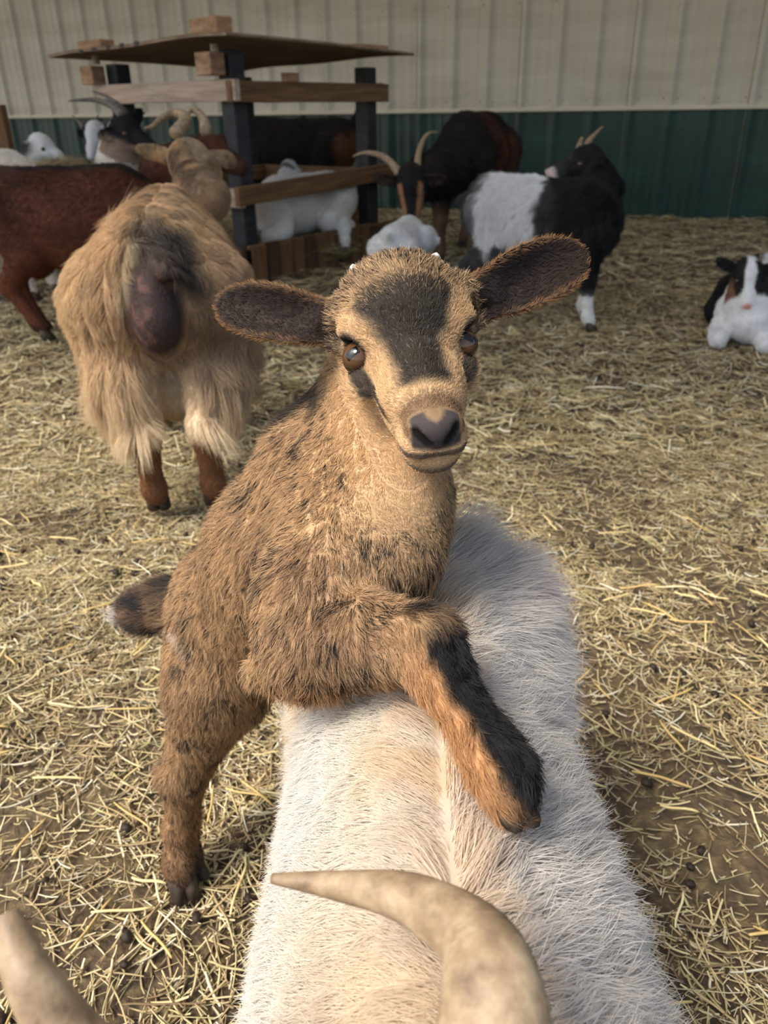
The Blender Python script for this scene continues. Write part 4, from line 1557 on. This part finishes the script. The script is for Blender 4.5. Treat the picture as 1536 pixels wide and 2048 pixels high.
goat('white_goat', 'white goat resting in the feeder opening with one hind leg hanging over the crib', FW(.62, .16, .17), math.atan2(-FU[1], -FU[0]), 1.02, P(572, 338, 5.02),
     (-.28, -.80, -.25), (.95, -.30, 0), col_wh, (1.05, 1.15, 1.05), ears=((.06, -.06, -.05), (-.06, -.06, -.05)), hair=(.018, 26000, .0008), h=.011, lying=True, neck=P(580, 385, 5.0), extra=feeder_goat_extra, seed=7, gravity=.1)

# --- dark horned goat with its head down
def col_g10(Pn, L, H, n1, n2, n3):
    c = mixc(c_(88, 50, 36), c_(34, 23, 21), np.clip(.45 + .7 * n1 + .3 * n2, 0, 1))
    c = mixc(c, c_(20, 17, 18), .9 * sstep(.10, .22, L[:, 0]))
    c = mixc(c, c_(26, 18, 17), .8 * sstep(.0, -.12, L[:, 0]) * sstep(.48, .56, L[:, 2]))
    c = mixc(c, c_(120, 92, 72), .7 * sstep(.30, .2, L[:, 2]))
    f = (np.abs(H[:, 0]) < .06) & (H[:, 1] > -.06) & (np.abs(H[:, 2]) < .1)
    c = mixc(c, c_(18, 17, 19), f * .95)
    st = sstep(.010, .005, np.abs(np.abs(H[:, 0]) - np.interp(H[:, 1], [-.01, .05, .09], [.033, .024, .016]))) * (H[:, 2] > -.03) * (H[:, 1] > -.02)
    c = mixc(c, c_(160, 118, 84), st * f * .9)
    ear = (np.abs(H[:, 0]) > .055) & (np.abs(H[:, 0]) < .2) & (H[:, 2] > -.06) & (np.abs(H[:, 1]) < .1)
    c = mixc(c, c_(60, 44, 38), .8 * ear)
    return c


g10dir = unit(np.array([P(905, 360, 4.35)[0] - P(975, 300, 5.1)[0], P(905, 360, 4.35)[1] - P(975, 300, 5.1)[1]]))
g10yaw = math.atan2(g10dir[1], g10dir[0])
q = P(945, 330, 4.85)
goat('dark_horned_goat', 'dark brown goat with long curved tan horns lowering its head to the white kid', (q[0], q[1], 0), g10yaw, 1.36, P(822, 385, 3.95),
     (.02, -.42, -.90), (.985, -.10, .10), col_g10, (1.55, 1.75, 1.5),
     horns=(([P(806, 362, 3.97), P(790, 335, 4.0), P(768, 314, 4.04), P(742, 306, 4.08), P(722, 307, 4.1), P(706, 313, 4.1)], .026, .004),
            ([P(836, 358, 3.97), P(835, 325, 4.05), P(842, 290, 4.12), P(856, 268, 4.18), P(874, 264, 4.22)], .024, .005)),
     ears=((.115, -.04, -.03), (-.125, -.05, .02)), belly=.04, hair=(.035, 38000, .0008), h=.011, neck=P(890, 345, 4.42), gravity=.4, seed=8)

# --- white kid below it
def col_kidw(Pn, L, H, n1, n2, n3):
    return mixc(c_(234, 232, 228), c_(214, 210, 204), np.clip(.3 + .5 * n1, 0, 1))


q = P(826, 520, 3.62)
goat('white_kid', 'small white kid under the lowered head of the dark horned goat, behind the brown kid', (q[0] - .05, q[1] + .05, 0), math.radians(75), .66, P(858, 470, 3.72),
     (.35, .9, -.2), (-.92, .35, .1), col_kidw, (1, 1, 1), ears=((.07, -.03, .055), (-.07, -.03, -.03)), hair=(.014, 14000, .0008), h=.009, seed=9, gravity=.1)

# --- black and white long-haired goat
def col_g12(Pn, L, H, n1, n2, n3):
    w = c_(236, 236, 236); k = c_(18, 17, 20); gr = c_(74, 68, 68)
    x = L[:, 0] + .02 * n2
    c = c3(len(Pn), w)
    c = mixc(c, gr, sstep(.02, .06, x) * sstep(.30, .36, L[:, 2] + .04 * n2))
    c = mixc(c, k, sstep(.07, .16, x + .02 * n2) * sstep(.13, .20, L[:, 2] + .02 * n1 + .6 * np.clip(.18 - x, 0, 1)))
    c = mixc(c, c_(90, 84, 84), .8 * sstep(-.235, -.27, x) * sstep(.30, .36, L[:, 2]))
    c = mixc(c, k, sstep(-.27, -.33, x + .01 * n2) * sstep(.28, .36, L[:, 2]) * .8)
    hl = (L[:, 2] < .34) & (x < -.1)
    c = np.where(hl[:, None], mixc(w, k, .9 * sstep(-.02, .05, L[:, 1] * -.0 + n1 * .3 + (.27 - L[:, 2]) * .3)), c)
    f = (np.abs(H[:, 0]) < .2) & (H[:, 1] > -.09) & (H[:, 1] < .115) & (np.abs(H[:, 2]) < .12)
    c = mixc(c, k, f * .97)
    c = mixc(c, c_(206, 190, 184), f * sstep(.07, .085, H[:, 1]) * (np.abs(H[:, 0]) < .03) * (np.abs(H[:, 2] + .014) < .026))
    c = mixc(c, c_(200, 180, 176), f * (H[:, 0] < -.06) * .85)
    low = sstep(.20, .15, L[:, 2]) * (x > 0)
    c = mixc(c, c_(226, 220, 214), low)
    kn = (x > .1) & (L[:, 2] > .16) & (L[:, 2] < .24)
    c = mixc(c, k, kn * .9)
    return c


def g12_comb(Pn, L, d):
    return np.where((L[:, 2] < .5)[:, None], np.array([-.15, -.1, -1.]), d)


q = .5 * (G(1195, 665) + G(1110, 640))
g12yaw = math.radians(-40)
g12b = np.array([q[0] + .03 - .235 * .97 * math.cos(g12yaw), q[1] - .235 * .97 * math.sin(g12yaw), 0])
goat('black_white_goat', 'long-haired goat half white half black turning its head back by the green wall', g12b, g12yaw, .97, P(1152, 322, 3.36),
     (-.92, -.15, -.28), (.15, -.97, .05), col_g12, (1.3, 1.35, 1.3),
     horns=(([P(1168, 300, 3.40), P(1180, 280, 3.43), P(1192, 266, 3.46), P(1206, 253, 3.49)], .017, .003), ([P(1158, 298, 3.46), P(1160, 286, 3.49), P(1164, 276, 3.52)], .015, .006)),
     ears=((.105, -.05, -.01), (-.10, -.06, .02)), belly=.06, legs={'fr': (.30, -.085), 'fl': (.175, .11), 'hl': (-.24, .10), 'hr': (-.30, -.10)}, tail=(-.43, 0, .50),
     hair=(.042, 70000, .0006), h=.010, neck=P(1195, 375, 3.38), comb=g12_comb, gravity=.5, clump_size=.045, seed=10)

# --- kid lying at the right edge
def col_k13(Pn, L, H, n1, n2, n3):
    w = c_(230, 228, 224); k = c_(28, 25, 26); br = c_(124, 90, 66)
    c = c3(len(Pn), w)
    c = mixc(c, br, sstep(.035, .018, np.hypot(np.hypot(L[:, 0] - .30, L[:, 1] + .08), (L[:, 2] - .22) * .5)))
    c = mixc(c, k, sstep(.03, -.02, L[:, 0]) * sstep(.02, -.03, L[:, 1] + .02 * n2))
    f = (np.abs(H[:, 0]) < .2) & (H[:, 1] > -.09) & (H[:, 2] > -.1) & (H[:, 1] < .13)
    bl = np.interp(H[:, 1], [-.06, -.02, .03, .07, .1], [.012, .021, .016, .03, .05])
    fc = mixc(c3(len(Pn), k), br, sstep(-.015, -.03, H[:, 2]) * sstep(-.03, .02, H[:, 1]))
    fc = mixc(fc, w, sstep(bl + .004, bl - .004, np.abs(H[:, 0])) * (H[:, 2] > -.05))
    fc = mixc(fc, w, sstep(.05, .065, H[:, 1]))
    fc = mixc(fc, c_(214, 158, 146), sstep(.088, .093, H[:, 1]) * (H[:, 2] > -.014) * (np.abs(H[:, 0]) < .014))
    return mixc(c, fc, f)


q = G(1508, 690)
goat('pied_kid', 'white and brown kid with a white blaze lying on the straw at the right edge', (q[0] + .06, q[1] + .20, 0), math.radians(-118), .84, P(1497, 560, 2.98),
     (-.08, -.50, -.86), (.97, -.16, .06), col_k13, (1.02, 1.05, 1.02), ears=((.115, -.05, .03), (-.125, -.06, .04)), hair=(.018, 26000, .0006), h=.0075, lying=True,
     neck=P(1504, 640, 3.06), seed=11, gravity=.3, horns=(([P(1490, 530, 3.06), P(1489, 510, 3.08)], .008, .004), ([P(1520, 526, 3.06), P(1523, 506, 3.08)], .008, .004)), hornmat=M_HORN_DARK)
# ------------------------------------------------------------------ straw
M_STRAW = attr_mat('straw', .6, .35)
STRAW_C = np.array([lin(t) for t in ((204, 186, 142), (186, 166, 122), (218, 204, 166), (168, 146, 108), (142, 121, 90), (184, 174, 126), (220, 214, 188), (122, 102, 76))])
STRAW_W = np.array([.2, .2, .14, .14, .10, .10, .06, .06])


def straws(n, xy, length, width, seg, sides, rise, seed, zoff=0., zfn=None):
    r = np.random.default_rng(seed)
    L = length[0] + (length[1] - length[0]) * r.random(n) ** 1.6
    w = width[0] + (width[1] - width[0]) * r.random(n) ** 1.5
    th = r.random(n) * 2 * math.pi
    d = np.stack([np.cos(th), np.sin(th), rise * r.normal(size=n)], 1); d = unit(d)
    sd = np.stack([-np.sin(th), np.cos(th), np.zeros(n)], 1)
    bend = r.normal(size=n) * .16 + np.where(r.random(n) < .15, r.normal(size=n) * .3, 0)
    z0 = (zfn or ground_z)(xy[:, 0], xy[:, 1]) + zoff + .010 * r.random(n) ** 1.5 + w * .5
    c = np.column_stack([xy, z0])
    up = np.cross(d, sd); up = up * np.sign(up[:, 2] + 1e-9)[:, None]
    roll = r.normal(size=n) * .5
    a1 = sd * np.cos(roll)[:, None] + up * np.sin(roll)[:, None]
    a2 = -sd * np.sin(roll)[:, None] + up * np.cos(roll)[:, None]
    V = np.zeros((n, seg + 1, sides, 3))
    for i in range(seg + 1):
        t = i / seg - .5
        p = c + d * (L * t)[:, None] + sd * (bend * L * (t * t - .1))[:, None]
        p[:, 2] += .012 * np.abs(r.normal(size=n)) * t * t
        p[:, 2] = np.maximum(p[:, 2], z0 - .006)
        ww = w * (1 - .25 * abs(2 * t) ** 3)
        if sides == 2:
            V[:, i, 0] = p - a1 * (ww * .5)[:, None]; V[:, i, 1] = p + a1 * (ww * .5)[:, None]
        else:
            for k in range(sides):
                ph = 2 * math.pi * k / sides
                V[:, i, k] = p + a1 * (ww * .5 * math.cos(ph))[:, None] + a2 * (ww * .38 * math.sin(ph))[:, None]
    m = (seg + 1) * sides
    base = np.arange(n)[:, None] * m
    F_ = []
    for i in range(seg):
        if sides == 2:
            F_.append(base + np.array([[i * 2, i * 2 + 1, i * 2 + 3, i * 2 + 2]]))
        else:
            for k in range(sides):
                F_.append(base + np.array([[i * sides + k, i * sides + (k + 1) % sides, (i + 1) * sides + (k + 1) % sides, (i + 1) * sides + k]]))
    F_ = np.concatenate(F_)
    ci = r.choice(len(STRAW_C), n, p=STRAW_W / STRAW_W.sum())
    col = STRAW_C[ci] * (1 + .15 * r.normal(size=n))[:, None]
    col = np.clip(np.repeat(col, m, 0), .01, .9)
    return V.reshape(-1, 3), F_, col


def scatter(n, x0, x1, y0, y1, seed, keep=None):
    r = np.random.default_rng(seed)
    out = np.zeros((0, 2))
    while len(out) < n:
        q = np.column_stack([x0 + (x1 - x0) * r.random(n * 2), y0 + (y1 - y0) * r.random(n * 2)])
        m = np.ones(len(q), bool)
        if keep is not None: m &= keep(q) > r.random(len(q))
        out = np.vstack([out, q[m]])
    return out[:n]


def in_view(q, margin=.55):
    """a little wider than the photographed yard"""
    d = q[:, 1] * math.cos(PITCH) + CAM_H * math.sin(PITCH)
    half = d * 768 / FPX + margin + .06 * d
    wall = q @ WN[:2] < WD - .03
    return ((np.abs(q[:, 0]) < half) & wall).astype(float)


def patchy(q):
    p = np.column_stack([q, np.zeros(len(q))])
    n = noise3(p, 3.1, 81) * .6 + noise3(p, 9, 82) * .5
    return in_view(q) * np.clip(.66 + .78 * n, .20, 1)


SV, SF, SC = [], [], []
def _put(t):
    o = sum(len(v) for v in SV)
    SV.append(t[0]); SF.append(t[1] + o); SC.append(t[2])


_put(straws(56000, scatter(56000, -1.9, 1.9, .25, 2.1, 1, patchy), (.010, .055), (.0014, .0042), 3, 3, .10, 201))
_put(straws(30000, scatter(30000, -1.9, 1.9, .25, 2.1, 2, patchy), (.006, .022), (.0008, .0022), 1, 2, .20, 202))
_put(straws(5000, scatter(5000, -1.9, 1.9, .25, 2.3, 3, patchy), (.04, .10), (.0014, .0036), 6, 3, .05, 203, .006))
STRAW_NEAR = mesh_np('straw_litter', np.concatenate(SV), np.concatenate(SF), M_STRAW, None, False, np.concatenate(SC))
tag(STRAW_NEAR, 'chopped golden straw scattered thickly over the near ground', 'straw', kind='stuff')
SV, SF, SC = [], [], []
_put(straws(68000, scatter(68000, -4.6, 4.6, 2.0, 8.6, 4, in_view), (.03, .13), (.0024, .0060), 2, 2, .16, 204, .004))
_put(straws(34000, scatter(34000, -2.4, 2.4, 2.0, 4.2, 5, in_view), (.02, .10), (.0018, .0042), 2, 2, .16, 205, .004))
STRAW_FAR = mesh_np('straw_bedding', np.concatenate(SV), np.concatenate(SF), M_STRAW, None, False, np.concatenate(SC))
tag(STRAW_FAR, 'dull straw bedding covering the ground back to the barn wall', 'straw', kind='stuff')


# hay heap by the wall and hay in the feeder crib
def heap(name, label, c, rx, ry, hz, n, seed, spread=.02, ln=(.06, .20)):
    r = np.random.default_rng(seed)
    zf = lambda x, y: c[2] + hz * np.clip(1 - ((x - c[0]) / rx) ** 2 - ((y - c[1]) / ry) ** 2, 0, 1) ** .5
    th = r.random(n) * 6.283; rr = np.sqrt(r.random(n)) * .99
    xy = np.column_stack([c[0] + rx * rr * np.cos(th), c[1] + ry * rr * np.sin(th)])
    V, F_, C_ = straws(n, xy, ln, (.002, .0045), 3, 2, .35, seed, 0., zf)
    # core
    nu, nv = 28, 8
    cv = []
    for j in range(nv + 1):
        f = j / nv
        for i in range(nu):
            t = 2 * math.pi * i / nu
            x = c[0] + rx * (1 - f) * math.cos(t); y = c[1] + ry * (1 - f) * math.sin(t)
            cv.append((x, y, float(zf(np.array([x]), np.array([y]))[0]) - .012))
    cf = [(j * nu + i, j * nu + (i + 1) % nu, (j + 1) * nu + (i + 1) % nu, (j + 1) * nu + i) for j in range(nv) for i in range(nu)]
    cc = np.tile(lin((104, 90, 54)), (len(cv), 1))
    o = len(V)
    V = np.vstack([V, cv]); F_ = np.vstack([F_, np.array(cf) + o]); C_ = np.vstack([C_, cc])
    ob = mesh_np(name, V, F_, M_STRAW, None, False, C_)
    return tag(ob, label, 'hay')


hq = P(125, 330, 4.85)
heap('hay_heap', 'loose hay heap before the green wall at far left', (hq[0], hq[1], 0.), .50, .45, .60, 4200, 301)
fq = FW(.55, .45, .10)
heap('feeder_hay', 'hay filling the crib of the feeder', (fq[0], fq[1], .06), .60, .46, .13, 4200, 302)


# stalks that can be picked out one by one
def stalk_meshes(k):
    out = []
    for i in range(k):
        r = random.Random(500 + i)
        L = r.uniform(.04, .09); w = r.uniform(.0011, .0021)
        n = 6
        b = r.uniform(-.12, .12); kn = r.random() < .4
        pts = [(L * (t / n - .5), b * L * ((t / n) ** 2 - (t / n)) + (0.02 * L * max(0, t - 3) if kn else 0), .0015 * math.sin(t)) for t in range(n + 1)]
        mb = MB(); mb.tube(pts, [w * (.75 if t in (0, n) else 1) for t in range(n + 1)], 5)
        m = tex_mat('straw_stalk_%d' % (i % 4), [(.3, [(190, 160, 100), (214, 190, 130), (176, 150, 96), (226, 208, 156)][i % 4]), (.7, [(214, 186, 124), (232, 212, 156), (204, 180, 118), (240, 226, 184)][i % 4])], (60, 60, 60), 3, .5) if i < 4 else _stalk_mats[i % 4]
        if i < 4: _stalk_mats.append(m)
        o = mb.build('straw_stalk', m, FLOOR, True)
        out.append(o)
    return out


_stalk_mats = []
stalks = stalk_meshes(14)
spots = scatter(230, -1.1, 1.1, .30, 1.75, 9, lambda q: in_view(q, .0))
for i, (x, y) in enumerate(spots):
    if i < len(stalks): o = stalks[i]
    else:
        o = stalks[i % len(stalks)].copy(); COL.objects.link(o); o.parent = FLOOR
    z = float(ground_z(np.array([x]), np.array([y]))[0])
    o.location = (x, y, z + .016 + random.random() * .006)
    o.rotation_euler = (random.random() * 6, random.uniform(-.10, .10), random.random() * 6.28)
# dry dung pellets
mb = MB(); mb.ball((0, 0, 0), (.0072, 0, 0), (0, .0055, 0), (0, 0, .0052), 10, 6)
pel0 = mb.build('dung_pellet', tex_mat('dung', [(.3, (26, 20, 16)), (.7, (58, 44, 34))], (200, 200, 200), 3, .6, .2), FLOOR, True)
spots = scatter(130, -1.0, 1.0, .35, 1.6, 12, lambda q: in_view(q, .0) * (noise3(np.column_stack([q, q[:, :1] * 0]), 3.4, 90) > -.1))
for i, (x, y) in enumerate(spots):
    o = pel0 if i == 0 else pel0.copy()
    if i: COL.objects.link(o); o.parent = FLOOR
    o.location = (x, y, float(ground_z(np.array([x]), np.array([y]))[0]) + .011)
    o.rotation_euler = (0, random.uniform(-.5, .5), random.random() * 6.28)
    s_ = random.uniform(.8, 1.35); o.scale = (s_, s_, s_)
